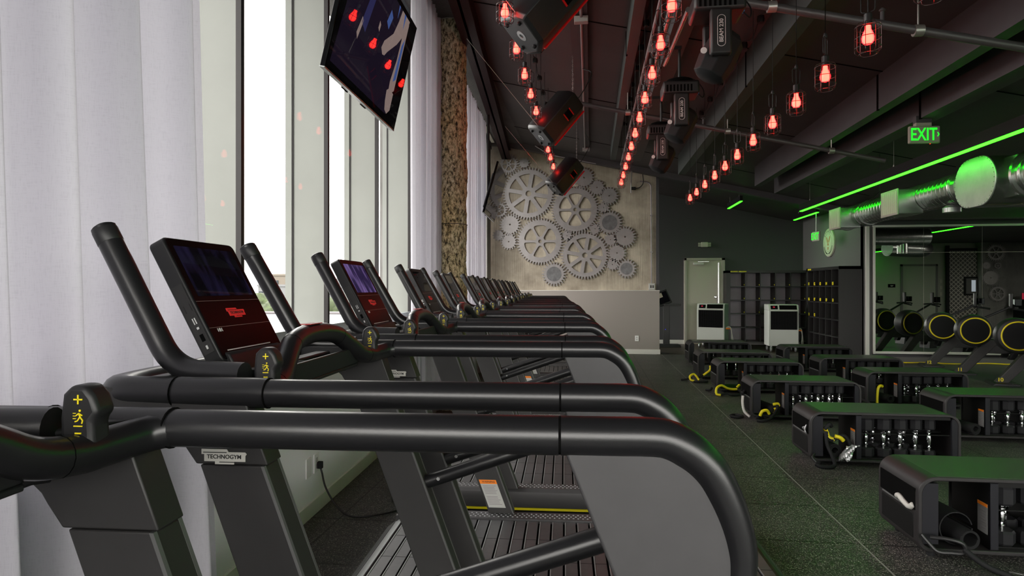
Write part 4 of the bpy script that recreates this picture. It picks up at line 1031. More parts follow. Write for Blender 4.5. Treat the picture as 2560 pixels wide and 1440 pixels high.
MB().tube(fil([(8.4, 6.6, -.20), (9.6, 6.3, -.24), (9.9, 5.2, -.1)], .5, 10), .24, 32).build('elbow_duct', 'duct_metal', T)
# =================================================================== BACK WALL: DOOR, LOCKERS, AIR UNITS, KIOSK
d = S('door_1', MB().box(2.40, 3.27, 16.29, 16.33, .01, 2.13), 'door_paint')
MB().box(2.345, 2.405, 16.27, 16.36, 0, 2.19).box(3.265, 3.345, 16.27, 16.36, 0, 2.19).box(2.345, 3.345, 16.27, 16.36, 2.13, 2.19).build('door_frame', 'door_trim', d, bevel=.004)
MB().box(2.57, 2.82, 16.24, 16.29, 2.02, 2.07).build('door_closer', 'trim_white', d, bevel=.004)
MB().box(2.68, 2.95, 16.255, 16.27, 2.09, 2.105).build('closer_arm', 'steel', d)
MB().box(3.17, 3.20, 16.265, 16.29, .95, 2.07).build('edge_bar', 'steel', d)
MB().lathe([(.035, 0), (.035, .015), (.02, .03)], 16, Matrix.Translation((3.12, 16.29, 1.20)) @ Matrix.Rotation(PI/2, 4, 'X')).tube([(3.15, 16.26, 1.16), (3.16, 16.25, .98), (3.13, 16.25, .94), (3.04, 16.25, .95)], .011, 8).build('door_handle', 'steel', d)

def cubbies(T, W_, H_, D_, nx, nz, skip_back=False, plates=(), th=.02, numbers=None):
    mb = MB(); mb.box(0, W_, -D_, 0, H_-.06, H_).box(0, .10, -D_, 0, 0, H_).box(W_-.03, W_, -D_, 0, 0, H_)
    cw = (W_-.13)/nx; z0 = .12; ch = (H_-.06-z0)/nz
    for i in range(1, nx): mb.box(.10+i*cw-th/2, .10+i*cw+th/2, -D_, 0, z0, H_-.05)
    for j in range(nz): mb.box(.08, W_-.01, -D_, 0, z0+j*ch-th/2, z0+j*ch+th/2)
    mb.build('carcass', 'locker_black', T)
    MB().box(.05, W_-.02, -.012, 0, .1, H_-.03).build('back_panel', 'cubby_back', T)
    k = 0
    for j in range(nz-1, -1, -1):
        for i in range(nx):
            k += 1
            if k > plates: return
            p = MB().box(.10+i*cw+.03, .10+i*cw+.11, -D_-.002, -D_+.001, z0+j*ch+.010, z0+j*ch+.012) if False else None
            x = .10+i*cw+(.07 if numbers else cw-.03)
            if numbers: text('number', '%02d' % k, .085, 'yellow', T, frame((x, -D_-.002, z0+j*ch+.055), (1, 0, 0), (0, 0, 1)), bold=.004)
            else: MB().box(x-.008, x+.008, -D_-.003, -D_+.001, z0+j*ch+.03, z0+j*ch+.06).build('number_tag', 'yellow', T)
T = thing('cubby_shelf', 'black open cubby shelving along the back wall, behind the portable air units', 'shelving', (3.30, 16.33, 0))
cubbies(T, 1.90, 1.86, .42, 5, 5, plates=15)
mb = MB()
for a, b in ((.10, .155), (.162, .27), (.278, .284), (.30, .37), (.377, .48)): mb.box(a, b, -.4235, -.42, 1.822, 1.848)
mb.build('heading_sign', 'yellow', T)
T = thing('cubby_shelf', 'black numbered cubby shelving standing along the right wall of the alcove', 'shelving', (5.23, 14.75, 0), -PI/2)
cubbies(T, 1.85, 1.86, .43, 5, 5, plates=12, numbers=True)
mb = MB()
for a, b in ((.10, .19), (.20, .30)): mb.box(a, b, -.4335, -.43, 1.82, 1.85)
mb.build('heading_sign', 'yellow', T)

def air_unit(label, P, rz):
    T = thing('portable_air_conditioner', label, 'air conditioner', P, rz, 'portable air conditioners')
    w_, h_, d_ = .64, 1.06, .44
    MB().box(-w_/2, w_/2, -d_/2, d_/2, .13, h_-.13).prism([(-d_/2, h_-.131), (-d_/2+.06, h_), (d_/2, h_), (d_/2, h_-.131)], -w_/2, w_/2, 'x').build('body', 'ac_white', T, bevel=.012)
    MB().box(w_/2-.004, w_/2+.003, -d_/2+.02, d_/2-.02, .15, h_-.02).build('side_panel', 'ac_side', T)
    g = MB().box(-w_/2+.045, w_/2-.035, -d_/2-.006, -d_/2+.01, .50, .91).build('grille', 'gap_black', T)
    mb = MB()
    for k in range(26): mb.box(-w_/2+.05+k*.0235, -w_/2+.053+k*.0235, -d_/2-.009, -d_/2-.006, .505, .905)
    for k in range(15): mb.box(-w_/2+.05, w_/2-.04, -d_/2-.009, -d_/2-.006, .51+k*.0275, .513+k*.0275)
    mb.build('grille_wire', 'iron_hex', g)
    M = Matrix.Translation((0, -d_/2, h_-.131)) @ Matrix.Rotation(math.radians(-25), 4, 'X')
    MB().box(-w_/2+.05, -w_/2+.20, -.006, .006, .025, .115, M).build('control_panel', 'gloss_black', T)
    MB().box(-w_/2+.10, -w_/2+.14, -.009, -.005, .06, .09, M).build('display', 'exit_green' if False else 'laptop_red', T)
    MB().box(-w_/2+.235, w_/2-.035, -.006, .006, .02, .125, M).build('air_outlet', 'gap_black', T)
    for x in (-.26, .26):
        for y in (-.19, .19): MB().lathe([(.055, -.015), (.06, 0), (.055, .015)], 16, Matrix.Translation((x, y, .06)) @ Matrix.Rotation(PI/2, 4, 'Y')).box(x-.02, x+.02, y-.02, y+.02, .07, .135).build('caster', 'metal_grey', T)
    for k, (c, m_) in enumerate(((0, 'rope_white'), (.03, 'rope_white'), (.06, 'yellow'))):
        if k < 2: MB().tube(smooth([(w_/2, -.05+c, .50), (w_/2+.08, -.05+c, .52-c), (w_/2+.12, -.03, .42-c), (w_/2+.12+c, 0, .2), (w_/2+.13+c, .02, .02)]), .010, 8).build('hose', m_, T)
        else: MB().box(w_/2, w_/2+.10, -.08, -.04, .46, .49).build('hose_fitting', 'orange', T, bevel=.005)
air_unit('white portable air conditioner in front of the door', (2.88, 15.40, 0), -.42)
air_unit('white portable air conditioner in front of the cubby shelving', (4.27, 14.80, 0), -.04)
T = thing('tablet_kiosk', 'black tablet kiosk on a post beside the end of the half wall', 'kiosk', (1.83, 15.55, 0), 0)
MB().box(-.22, .30, -.20, .20, 0, .06).build('base', 'black_plastic', T, bevel=.01)
MB().box(-.09, .06, -.04, .04, .05, 1.08).build('post', 'black_plastic', T, bevel=.008)
M = Matrix.Translation((-.02, -.04, 1.03)) @ Matrix.Rotation(math.radians(-22), 4, 'Y') @ Matrix.Rotation(math.radians(-18), 4, 'X')
MB().box(-.16, .15, -.02, .02, 0, .36, M).build('tablet', 'black_plastic', T, bevel=.01)
MB().box(-.13, .12, -.022, -.02, .04, .32, M).build('screen', 'screen_off', T); MB().box(-.12, .0, -.0235, -.022, .2, .31, M).build('picture', 'tan_wall', T)
MB().box(-.08, .32, -.10, .04, 1.0, 1.04).build('ledge', 'black_plastic', T, bevel=.008)
MB().box(-.045, -.035, -.043, -.04, .42, .43).build('status_light', 'led_blue', T)
o = MB().box(.939, 1.019, 13.728, 13.74, .28, .40).build('wall_plate', 'sill_white', bevel=.002); tag(o, 'white outlet low on the grey half wall', 'outlet')
MB().box(.965, .993, 13.726, 13.729, .35, .375).box(.965, .993, 13.726, 13.729, .305, .33).build('socket', 'label_white', o)
# =================================================================== MIRROR
T = thing('wall_mirror', 'large framed gym mirror in three tall panes behind the rowers', 'mirror', (5.39, 12.85, 0))
for i, (a, b) in enumerate(((.045, .915), (.921, 1.947), (1.953, 3.6))):
    for z0, z1 in ((.21, 2.108), (2.114, 2.60)):
        MB().box(a, b, -.018, -.012, z0, z1).build('mirror_pane', 'mirror', T)
MB().box(0, .045, -.045, 0, .16, 2.64).box(.045, 3.65, -.045, 0, .165, .21).box(.045, 3.65, -.045, 0, 2.60, 2.64).box(3.6, 3.65, -.045, 0, .2, 2.64).build('mirror_frame', 'trim_white', T, bevel=.004)
MB().box(.0, 3.65, -.014, 0, .17, 2.62).build('backing', 'exit_white', T)
S('baseboard_mirror', MB().box(5.4, 9.4, 12.82, 12.86, 0, .10), 'wall_grey')
# =================================================================== ROWERS
def make_rower():
    T = thing('rowing_machine', '', 'rowing machine', group='rowing machines before the mirror')
    # local: x along the rail (to the right), y depth; drum axis along y
    MA = Matrix.Translation((.0, 0, .73)) @ Matrix.Rotation(PI/2, 4, 'X')
    MB().lathe([(.215, -.115), (.25, -.10), (.262, -.04), (.262, .06), (.25, .10), (.225, .115)], 48, MA).build('flywheel_drum', 'black_plastic', T)
    mb = MB()
    for s in (-1, 1):
        mb.tube([(.205*math.cos(2*PI*k/48), s*.118, .73+.205*math.sin(2*PI*k/48)) for k in range(48)], .011, 8, closed=True)
    mb.build('yellow_ring', 'yellow', T)
    MB().lathe([(.198, -.119), (.198, .119)], 40, MA).build('drum_cover', 'rubber_black', T)
    g = MB().prism([(-.26, .03), (-.10, .03), (.36, .56), (.18, .60)], -.055, .055).build('front_leg', 'upright_grey', T, bevel=.008)
    MB().prism([(-.34, 0), (-.02, 0), (.02, .035), (-.30, .04)], -.22, .22).build('foot_bar', 'black_plastic', T, bevel=.008)
    MB().prism([(.18, .36), (.20, .50), (1.9, .40), (1.9, .33)], -.05, .05).build('rail', 'black_plastic', T, bevel=.008)
    MB().prism([(1.75, .0), (1.95, .0), (1.9, .35), (1.8, .35)], -.16, .16).build('rear_leg', 'black_plastic', T, bevel=.008)
    MB().box(.95, 1.25, -.16, .16, .44, .50).build('seat', 'rubber_black', T, bevel=.03)
    for s in (-1, 1): MB().prism([(.42, .28), (.50, .28), (.62, .52), (.55, .54)], s*.17-.05, s*.17+.05).build('foot_plate', 'rubber_black', T, bevel=.008)
    MB().tube([(.14, 0, .93), (.50, 0, 1.12)], .019, 10).build('monitor_arm', 'black_plastic', T)
    MB().box(.49, .53, -.03, .03, 1.10, 1.34).build('monitor_post', 'black_plastic', T, bevel=.008)
    MB().box(.55, .64, -.06, .06, 1.14, 1.25).build('monitor', 'gloss_black', T, bevel=.006)
    MB().tube([(.50, -.22, 1.10), (.56, -.12, 1.11), (.56, .12, 1.11), (.50, .22, 1.10)], .016, 8).tube([(.50, 0, 1.10), (.72, -.06, 1.06)], .018, 8).build('handle', 'rubber_black', T)
    return T
R0 = make_rower()
rl = [((6.32, 12.25, 0), '12', 'farthest rowing machine, closest to the mirror'), ((6.28, 11.22, 0), '11', 'middle rowing machine with yellow ringed drum'), ((6.20, 10.05, 0), '10', 'nearest rowing machine, cut by the right picture edge'), ((6.15, 8.95, 0), '9', 'rowing machine just outside the right edge, seen in the mirror')]
rl[3] = ((6.15, 8.95, 0), '9', 'rowing machine just outside the right edge beside the nearest visible one')
for i, (p, num, lb) in enumerate(rl):
    t = R0 if i == 0 else dup(R0)
    t.location = p; t.rotation_euler = (0, 0, math.radians(-14)); t['label'] = lb
for i, (p, num, lb) in enumerate(rl):
    t = [o for o in COL.objects if o.type == 'EMPTY' and o.get('label') == lb][0]
    for c in t.children:
        if c.name.startswith('front_leg'): text('number', num, .075, 'yellow', c, frame((-.20, -.0565, .075), (1, 0, 0), (0, 0, 1)), bold=.003)
P = [(5.6, 12.76, .012)]
for k in range(24): P.append((5.6+.35*(k+1), 12.70+.08*math.sin(k*1.9)-.02*(k % 3), .012))
o = MB().tube(smooth(P, 5), .011, 8).build('extension_cord', 'yellow'); tag(o, 'yellow cable lying on the floor along the foot of the mirror wall', 'cord')
def added_panel(x, y, lb):  # unseen glowing panels added to brighten what the mirror reflects
    T = thing('added_fill_panel', lb, 'added fill light', (x, y, 3.04))
    MB().box(-.62, .62, -.32, .32, 0, .058).build('housing', 'exit_white', T, bevel=.004); MB().box(-.58, .58, -.28, .28, -.006, .001).build('diffuser', 'added_panel_glow', T)
added_panel(11.5, 9.6, 'left unseen fill panel added over the rowing area'); added_panel(14.5, 9.6, 'middle unseen fill panel added over the rowing area'); added_panel(16.8, 8.6, 'right unseen fill panel added over the rowing area')
# =================================================================== THINGS SEEN IN THE MIRROR (rear wall of the rowing area)
S('wall_rear_rowing', MB().box(8.5, 18, .42, .54, 0, 3.3), 'wall_sage')
d = S('door_2', MB().box(11.6, 12.75, .54, .57, 0, 2.25), 'wall_sage')
MB().box(11.53, 11.6, .54, .60, 0, 2.32).box(12.75, 12.82, .54, .60, 0, 2.32).box(11.53, 12.82, .54, .60, 2.25, 2.32).build('door_frame', 'wall_grey', d)
MB().box(11.7, 11.85, .57, .63, 1.0, 1.04).build('door_handle', 'steel', d)
o = MB().box(11.10, 11.35, .54, .56, 1.45, 1.58).build('wall_sign', 'gloss_black'); tag(o, 'small black sign plate left of the door in the mirror', 'sign')
MB().prism([(11.19, 1.49), (11.25, 1.49), (11.29, 1.53), (11.17, 1.53)], .56, .563).build('symbol', 'exit_white', o)
for k, z in enumerate((1.62, 1.38, 1.14)):
    o = MB().box(12.90, 12.99, .54, .555, z, z+.13).build('wall_switch', 'exit_white', bevel=.003); tag(o, ['top', 'middle', 'bottom'][k]+' switch plate beside the door seen in the mirror', 'switch')
T = thing('mesh_screen', 'dark frame with a hexagonal mesh panel seen in the mirror', 'screen panel', (13.15, .70, 0))
MB().box(0, .95, -.03, 0, .3, 2.9).build('mesh', 'hex_mesh', T); MB().box(-.10, 0, -.06, .03, .0, 3.0).box(0, .95, -.06, .03, 2.8, 2.9).build('frame', 'bench_black', T)
q = MB().box(.50, .95, .0, .04, 1.15, 1.85).build('opening_frame', 'bench_black', T); MB().box(.56, .94, .035, .045, 1.22, 1.78).build('opening', 'wall_grey', T); MB().box(.74, .88, .044, .05, 1.30, 1.72).build('bright_opening', 'pic_white', T)
o = MB().box(14.12, 14.95, .60, .9, 0, 3.1).build('concrete_pillar', 'concrete_grey'); tag(o, 'grey concrete pillar with metal gears seen in the mirror', 'pillar')
for x, z, r, n, st, lb in ((14.6, 2.72, .33, 30, 'six', 'topmost spoked gear on the pillar in the mirror'), (14.28, 2.25, .15, 20, 'plain', 'small gear second from the top at the pillar edge in the mirror'), (14.66, 2.24, .13, 18, 'six', 'small spoked gear right under the topmost one in the mirror'), (14.42, 1.80, .30, 36, 'plain', 'large solid gear in the middle of the pillar in the mirror'), (14.66, 1.22, .31, 36, 'six', 'lowest spoked gear on the pillar in the mirror')):
    g = gear(x, z, r, n, st, lb); g.location = (x, .935, z); g.rotation_euler = (0, 0, PI); g['group'] = 'metal gears on the mirrored pillar'
o = MB().box(14.95, 17.98, .56, .62, 0, 3.1).build('concrete_panel', 'concrete_grey'); tag(o, 'grey concrete panel right of the gear pillar in the mirror', 'wall panel')
T = thing('media_desk', 'dark desk with electronics beside the pillar seen in the mirror', 'desk', (15.6, 1.4, 0))
MB().box(-.5, .8, -.35, .35, .0, .08).box(-.5, -.44, -.35, .35, 0, 1.0).box(.74, .8, -.35, .35, 0, 1.0).box(-.5, .8, -.35, .35, .95, 1.0).build('cabinet', 'bench_black', T); MB().box(-.40, -.1, .0, .36, .78, .88).box(.1, .5, .0, .36, .6, .8).build('electronics', 'metal_grey', T)
T = thing('laptop', 'open laptop with red and blue picture on the desk in the mirror', 'laptop', (15.45, 1.4, 1.0))
MB().box(-.2, .2, -.14, .14, 0, .02).build('keyboard_base', 'black_plastic', T); MB().box(-.2, .2, -.15, -.135, .0, .26).build('lid', 'black_plastic', T); MB().box(-.19, .0, -.135, -.132, .03, .25).build('picture', 'laptop_red', T); MB().box(.0, .19, -.135, -.132, .03, .25).build('picture', 'laptop_blue', T)
# =================================================================== BENCHES
BH, BL, BD = .434, 1.13, .46
def make_bench():
    T = thing('storage_bench', '', 'bench', group='storage benches on the gym floor')
    r = .085
    def loop(o, rt, rb):
        x0, x1, z0, z1 = o, BL-o, .035+o, BH-o; P = []
        for cx, cz_, r_, a0 in ((x1-rt, z1-rt, rt, 0), (x0+rt, z1-rt, rt, PI/2), (x0+rb, z0+rb, rb, PI), (x1-rb, z0+rb, rb, 1.5*PI)):
            for k in range(9): a = a0+PI/2*k/8; P.append((cx+r_*math.cos(a), cz_+r_*math.sin(a)))
        return P
    A, B_ = loop(0, .095, .06), loop(.022, .075, .045); n = len(A); mb = MB(); vs_ = []
    for y in (0, BD): vs_ += [(x, y, z) for x, z in A]+[(x, y, z) for x, z in B_]
    fs = []
    for k in range(n):
        j = (k+1) % n
        fs += [(k, j, n+j, n+k), (2*n+k, 3*n+k, 3*n+j, 2*n+j), (k, 2*n+k, 2*n+j, j), (n+k, n+j, 3*n+j, 3*n+k)]
    mb.addf(vs_, fs); sh = mb.build('shell', 'bench_shell', T, bevel=.005)
    MB().box(.10, BL-.10, .012, BD-.012, BH-.004, BH+.0012).build('lit_top', 'bench_top_lit', T)  # lighter sheet added on the shell so the top shows more green light
    # left storage end : cheek panels and pocket
    MB().box(.024, .105, .012, .03, .075, .395).box(.024, .105, BD-.03, BD-.012, .075, .395).box(.095, .105, .03, BD-.03, .075, .395).build('end_cheek', 'bench_inner', T)
    MB().box(-.004, .004, .05, BD-.05, .09, .225).build('end_pocket', 'bench_black', T, bevel=.004)
    MB().box(-.002, .003, .03, BD-.03, .245, .36).build('end_opening', 'gap_black', T)
    MB().box(-.005, .002, .06, BD-.06, .236, .242).build('end_lip', 'metal_grey', T)
    dv = MB().box(.355, .362, .012, .36, .058, .412).build('divider', 'bench_black', T)
    MB().box(.355, .395, .006, .026, .060, .408).build('front_post', 'bench_inner', T, bevel=.003)
    q = MB().box(.3535, .355, .03, .115, .13, .29).build('warning_label', 'label_grey', T); MB().box(.3528, .3536, .03, .115, .272, .29).build('label_header', 'orange', q)
    mb = MB()
    for k in range(8): mb.box(.3530, .3536, .038, .105-(k % 3)*.01, .255-k*.015, .259-k*.015)
    mb.build('label_print', 'conduit', q)
    MB().box(.387, 1.10, BD-.012, BD-.006, .06, .41).box(.38, 1.10, .05, BD-.01, .058, .064).build('rack_back', 'bench_black', T)
    MB().box(1.065, 1.108, .006, .03, .075, .395).build('front_post', 'bench_inner', T, bevel=.003)
    mb = MB()
    for y in (.035, .16, .225, .36): mb.tube([(.387, y, .262), (1.06, y, .262)], .004, 6)
    mb.build('rack_bar', 'bench_black', T)
    MB().box(.40, 1.06, .02, .04, .385, .41).build('rack_plate', 'bench_black', T)
    for x in (.09, 1.04):
        for y in (.06, BD-.06): MB().lathe([(.022, 0), (.022, .03), (.012, .045)], 12, Matrix.Translation((x, y, 0))).build('foot', 'rubber_black', T)
    return T
B0 = make_bench()
LC, RCo = 'left column', 'right column'
BN = [(1.715, 3.543, LC, 0), (1.749, 5.294, LC, 1), (1.714, 7.027, LC, 2), (1.703, 8.80, LC, 3), (1.655, 10.06, LC, 4), (1.80, 11.95, LC, 5),
      (3.283, 6.305, RCo, 0), (3.263, 7.922, RCo, 1), (3.252, 9.43, RCo, 2), (3.265, 11.18, RCo, 3)]
ol = ['nearest', 'second nearest', 'third nearest', 'fourth nearest', 'second farthest', 'farthest']; orr = ['nearest', 'second nearest', 'third nearest', 'farthest']
def bname(c, i): return (ol if c == LC else orr)[i]+' bench of the '+c
for k, (x, y, c, i) in enumerate(BN):
    t = B0 if k == 0 else dup(B0)
    t.location = (x, y, 0); t['label'] = 'black rounded '+bname(c, i)+', dumbbells racked inside'
# dumbbells
def make_db(hr, hh):
    T = thing('dumbbell', '', 'dumbbell', group='')
    hl = hh*.78; ht = hh*1.02; tp = .312
    for z0, h_ in ((0, hl), (tp-ht, ht)):
        MB().lathe([(hr*.86, z0), (hr, z0+.012), (hr, z0+h_-.012), (hr*.86, z0+h_)], 8, Matrix.Rotation(PI/8, 4, 'Z')).build('weight_head', 'iron_hex', T, sharp=.3)
    a, b = hl, tp-ht; L_ = b-a
    MB().lathe([(.012, a-.002), (.012, a+.016), (.019, a+.02), (.019, a+.027), (.010, a+.032), (.017, a+.044), (.0195, (a+b)/2), (.017, b-.044), (.010, b-.032), (.019, b-.027), (.019, b-.02), (.012, b-.016), (.012, b+.002)], 14, cap=False).build('handle', 'chrome', T)
    return T
specs = [(.062, .098), (.058, .094), (.054, .090), (.048, .086), (.044, .082)]; xs = [.465, .600, .725, .84, .945]
DB = [make_db(*s) for s in specs]; used = [False]*5
for (x, y, c, i) in BN:
    for rw, yy in (('front', .105), ('rear', .30)):
        if rw == 'rear' and i > 2: continue
        for k in range(5):
            t = DB[k] if not used[k] else dup(DB[k]); used[k] = True
            t.location = (x+xs[k], y+yy, .065); t.rotation_euler = (0, 0, 0)
            t['label'] = '%s dumbbell from left, %s row, %s' % (N1[k], rw, bname(c, i)); t['group'] = 'chrome handled dumbbells in the benches'
# rolled mats
def roll(label, P, r, rin, L_, loose=False, rz=0):
    T = thing('rolled_mat', label, 'mat', P, rz, 'rolled exercise mats')
    M = Matrix.Translation((0, 0, r)) @ Matrix.Rotation(-PI/2, 4, 'X')
    def sp(r0, r1, turns, z0, z1, th):
        mb = MB(); n = int(28*turns); A = []
        for k in range(n+1):
            a = 2*PI*k/28; rr_ = r0+(r1-r0)*k/n; A.append((rr_, a))
        v = []
        for k, (rr_, a) in enumerate(A):
            for q, z in ((rr_, z0), (rr_, z1), (rr_-th, z1), (rr_-th, z0)): v.append(M @ Vector((q*math.cos(a), q*math.sin(a), z)))
        f = []
        for k in range(n):
            for j in range(4): f.append((k*4+j, (k+1)*4+j, (k+1)*4+(j+1) % 4, k*4+(j+1) % 4))
        f += [(0, 1, 2, 3), (n*4+3, n*4+2, n*4+1, n*4)]
        return mb.addf(v, f)
    if loose:
        sp(r, r, .97, 0, L_, .006).build('outer_wrap', 'mat_foam', T)
        m2 = Matrix.Translation((.02, -.06, -(r-.058)))
        o = sp(rin+.014, .052, 2.6, -.02, L_, .006); o.v = [tuple(m2 @ Vector(q)) for q in o.v]; o.build('inner_roll', 'mat_foam', T)
    else: sp(rin+.008, r, 3.3, 0, L_, .007).build('foam_roll', 'mat_foam', T)
roll('loosely rolled grey mat inside the nearest bench of the left column', (1.715+.215, 3.60, .060), .088, .026, .38, True, .10)
roll('tightly rolled mat inside the second nearest left column bench', (1.749+.20, 5.32, .060), .058, .018, .40, False, .1)
roll('rolled mat in the third nearest left column bench, beside the yellow strap', (1.714+.26, 7.04, .060), .052, .018, .40, False, .2)
roll('rolled mat with open core in the nearest right column bench', (3.283+.27, 6.31, .060), .055, .02, .40, False, .25)
roll('rolled mat under the yellow hose in the second nearest right column bench', (3.263+.27, 7.93, .060), .052, .018, .40, False, .25)
# resistance bands (ridged sleeves, dark straps)
def sleeve(name, pts, r, m_, par, ridge=True):
    P = smooth(pts, 10)
    out = []; 
    n = len(P)
    return MB().tube(P, [r*(1+(.16 if k % 2 else -.06)) for k in range(n)] if ridge else r, 10).build(name, m_, par, sharp=3.1)
def band(label, P, yel, blk, handles=(), wht=()):
    T = thing('resistance_band', label, 'resistance band', P, 0, 'resistance bands left on the benches and floor')
    for q in yel: sleeve('yellow_sleeve', q, .015, 'yellow', T)
    for q in blk: sleeve('black_strap', q, .014, 'rubber_black', T)
    for q in wht: sleeve('white_sleeve', q, .014, 'rope_white', T)
    for q in handles: MB().tube(smooth(q, 4), .010, 8).build('grip', 'black_plastic', T)
x, y = 1.749, 5.294
band('yellow and black band piled on the mat of the second nearest left bench', (x, y, 0),
     [[(.13, .05, .30), (.15, .05, .25), (.16, .04, .22), (.20, .03, .205)], [(.20, .03, .235), (.24, .02, .225), (.265, .02, .20)]],
     [[(.12, .02, .29), (.155, .02, .33), (.18, .04, .31)], [(.12, -.01, .28), (.125, -.02, .18), (.15, -.05, .10), (.165, -.07, .03), (.12, -.09, .016), (.05, -.09, .018), (.02, -.07, .03)], [(.10, .03, .25), (.17, .03, .20), (.27, .03, .24), (.33, .03, .15)]],
     handles=[[(.02, -.08, .05), (.0, -.06, .08), (.03, -.02, .10)]])
o = MB().grid(lambda u, t: (x+.27+.10*u*(1-.3*t)-.06*t, y-.02-.025*math.sin(9*u+7*t), .17-.12*t+.01*u+.012*math.sin(13*u*t)), 10, 10).build('plastic_bag', 'foil', sharp=.3); tag(o, 'crumpled clear plastic bag hanging out of the second nearest left bench', 'bag')
md = o.modifiers.new('s', 'SOLIDIFY'); md.thickness = .004
x, y = 1.714, 7.027
band('yellow and black band heaped at the foot of the third nearest left bench', (x, y, 0),
     [[(.08, -.06, .06), (.10, -.07, .11), (.15, -.06, .12), (.18, -.05, .08)], [(.24, .0, .07), (.26, .0, .11), (.25, .0, .14)], [(.24, .03, .17), (.29, .04, .175), (.30, .04, .15)]],
     [[(.04, -.10, .015), (.10, -.12, .02), (.18, -.08, .04), (.25, -.02, .10), (.28, .0, .17)], [(.05, -.04, .03), (.10, -.02, .06), (.16, -.03, .03)]])
band('white sleeved band hanging from the end of the third nearest left bench', (x-.02, y+.1, 0), [], [[(-.03, .06, .26), (.0, .1, .28), (.01, .14, .25)], [(-.16, .05, .014), (-.10, .10, .014), (-.04, .02, .016), (-.10, -.04, .015), (-.17, .0, .015)]], wht=[[(-.03, .04, .24), (-.035, .03, .16), (-.02, .01, .07), (.03, -.02, .02)]])
x, y = 1.703, 8.80
band('wavy yellow band lying in front of the fourth nearest left bench', (x, y, 0),
     [[(-.01, -.30, .018), (-.06, -.28, .03), (-.05, -.24, .10), (.02, -.20, .13), (.10, -.16, .09), (.17, -.12, .07), (.24, -.10, .07)], [(.25, -.06, .09), (.29, -.03, .12)]],
     [[(.0, -.26, .016), (.08, -.24, .03), (.14, -.26, .016), (.24, -.22, .016), (.28, -.14, .04), (.24, -.08, .06)], [(-.13, .1, .02), (-.08, .05, .03), (-.05, .1, .05)]])
x, y = 1.655, 10.06
band('yellow band trailing from the second farthest left bench onto the floor', (x, y, 0),
     [[(-.10, -.32, .02), (-.15, -.30, .03), (-.16, -.27, .08), (-.10, -.22, .11), (-.06, -.24, .08), (-.03, -.30, .03)], [(.05, -.10, .07), (.11, -.09, .11), (.17, -.08, .16), (.18, -.05, .22)]],
     [[(-.28, -.2, .016), (-.2, -.22, .03), (-.12, -.2, .05)], [(-.12, -.36, .016), (-.02, -.40, .02), (.08, -.36, .02), (.05, -.28, .03)], [(-.04, -.2, .05), (.02, -.14, .06), (.06, -.1, .08)]])
x, y = 1.715, 3.543
band('black ribbed strap with handle lying before the nearest left bench', (x, y, 0), [],
     [[(.17, -.10, .10), (.20, -.14, .07), (.25, -.18, .04), (.32, -.22, .02), (.30, -.27, .016), (.24, -.25, .016)]],
     handles=[[(.0, -.03, .14), (.03, -.05, .10), (.06, -.07, .07), (.12, -.08, .07), (.17, -.10, .08), (.16, -.11, .13), (.10, -.08, .14), (.04, -.04, .13)], [(.36, -.24, .02), (.44, -.26, .02)]])
o = MB().tube([(x+.33, y-.18, .03), (x+.44, y-.24, .03)], .004, 6).build('metal_rod', 'steel'); tag(o, 'thin metal rod on the floor beside the nearest bench strap', 'rod')
x0_ = 1.715
T = thing('rope_band', 'white cord tucked in the end pocket of the nearest left bench', 'cord', (1.715, 3.543, 0))
sleeve('rope', [(-.004, .22, .262), (-.012, .18, .272), (-.012, .12, .256), (-.010, .07, .250), (-.004, .045, .27)], .013, 'rope_white', T)
o = MB().grid(lambda u, t: (1.740-.012*math.sin(5*u+3*t), 5.34+.07*u, .25+.07*t*(1-.5*u)), 6, 6).build('plastic_bag', 'foil', sharp=.3); tag(o, 'small silver wrapper in the end pocket of the second nearest left bench', 'bag')
o.modifiers.new('s', 'SOLIDIFY').thickness = .004
x, y = 3.263, 7.922
band('yellow sleeve hanging over the mat in the second nearest right bench', (x, y, 0), [[(.13, .03, .05), (.13, .03, .14), (.14, .03, .23), (.17, .04, .26), (.20, .05, .25)]], [])
band('yellow sleeve lying behind the second nearest left bench', (2.93, 5.95, 0), [[(-.05, .05, .02), (.02, .02, .022), (.08, .0, .02)]], [])
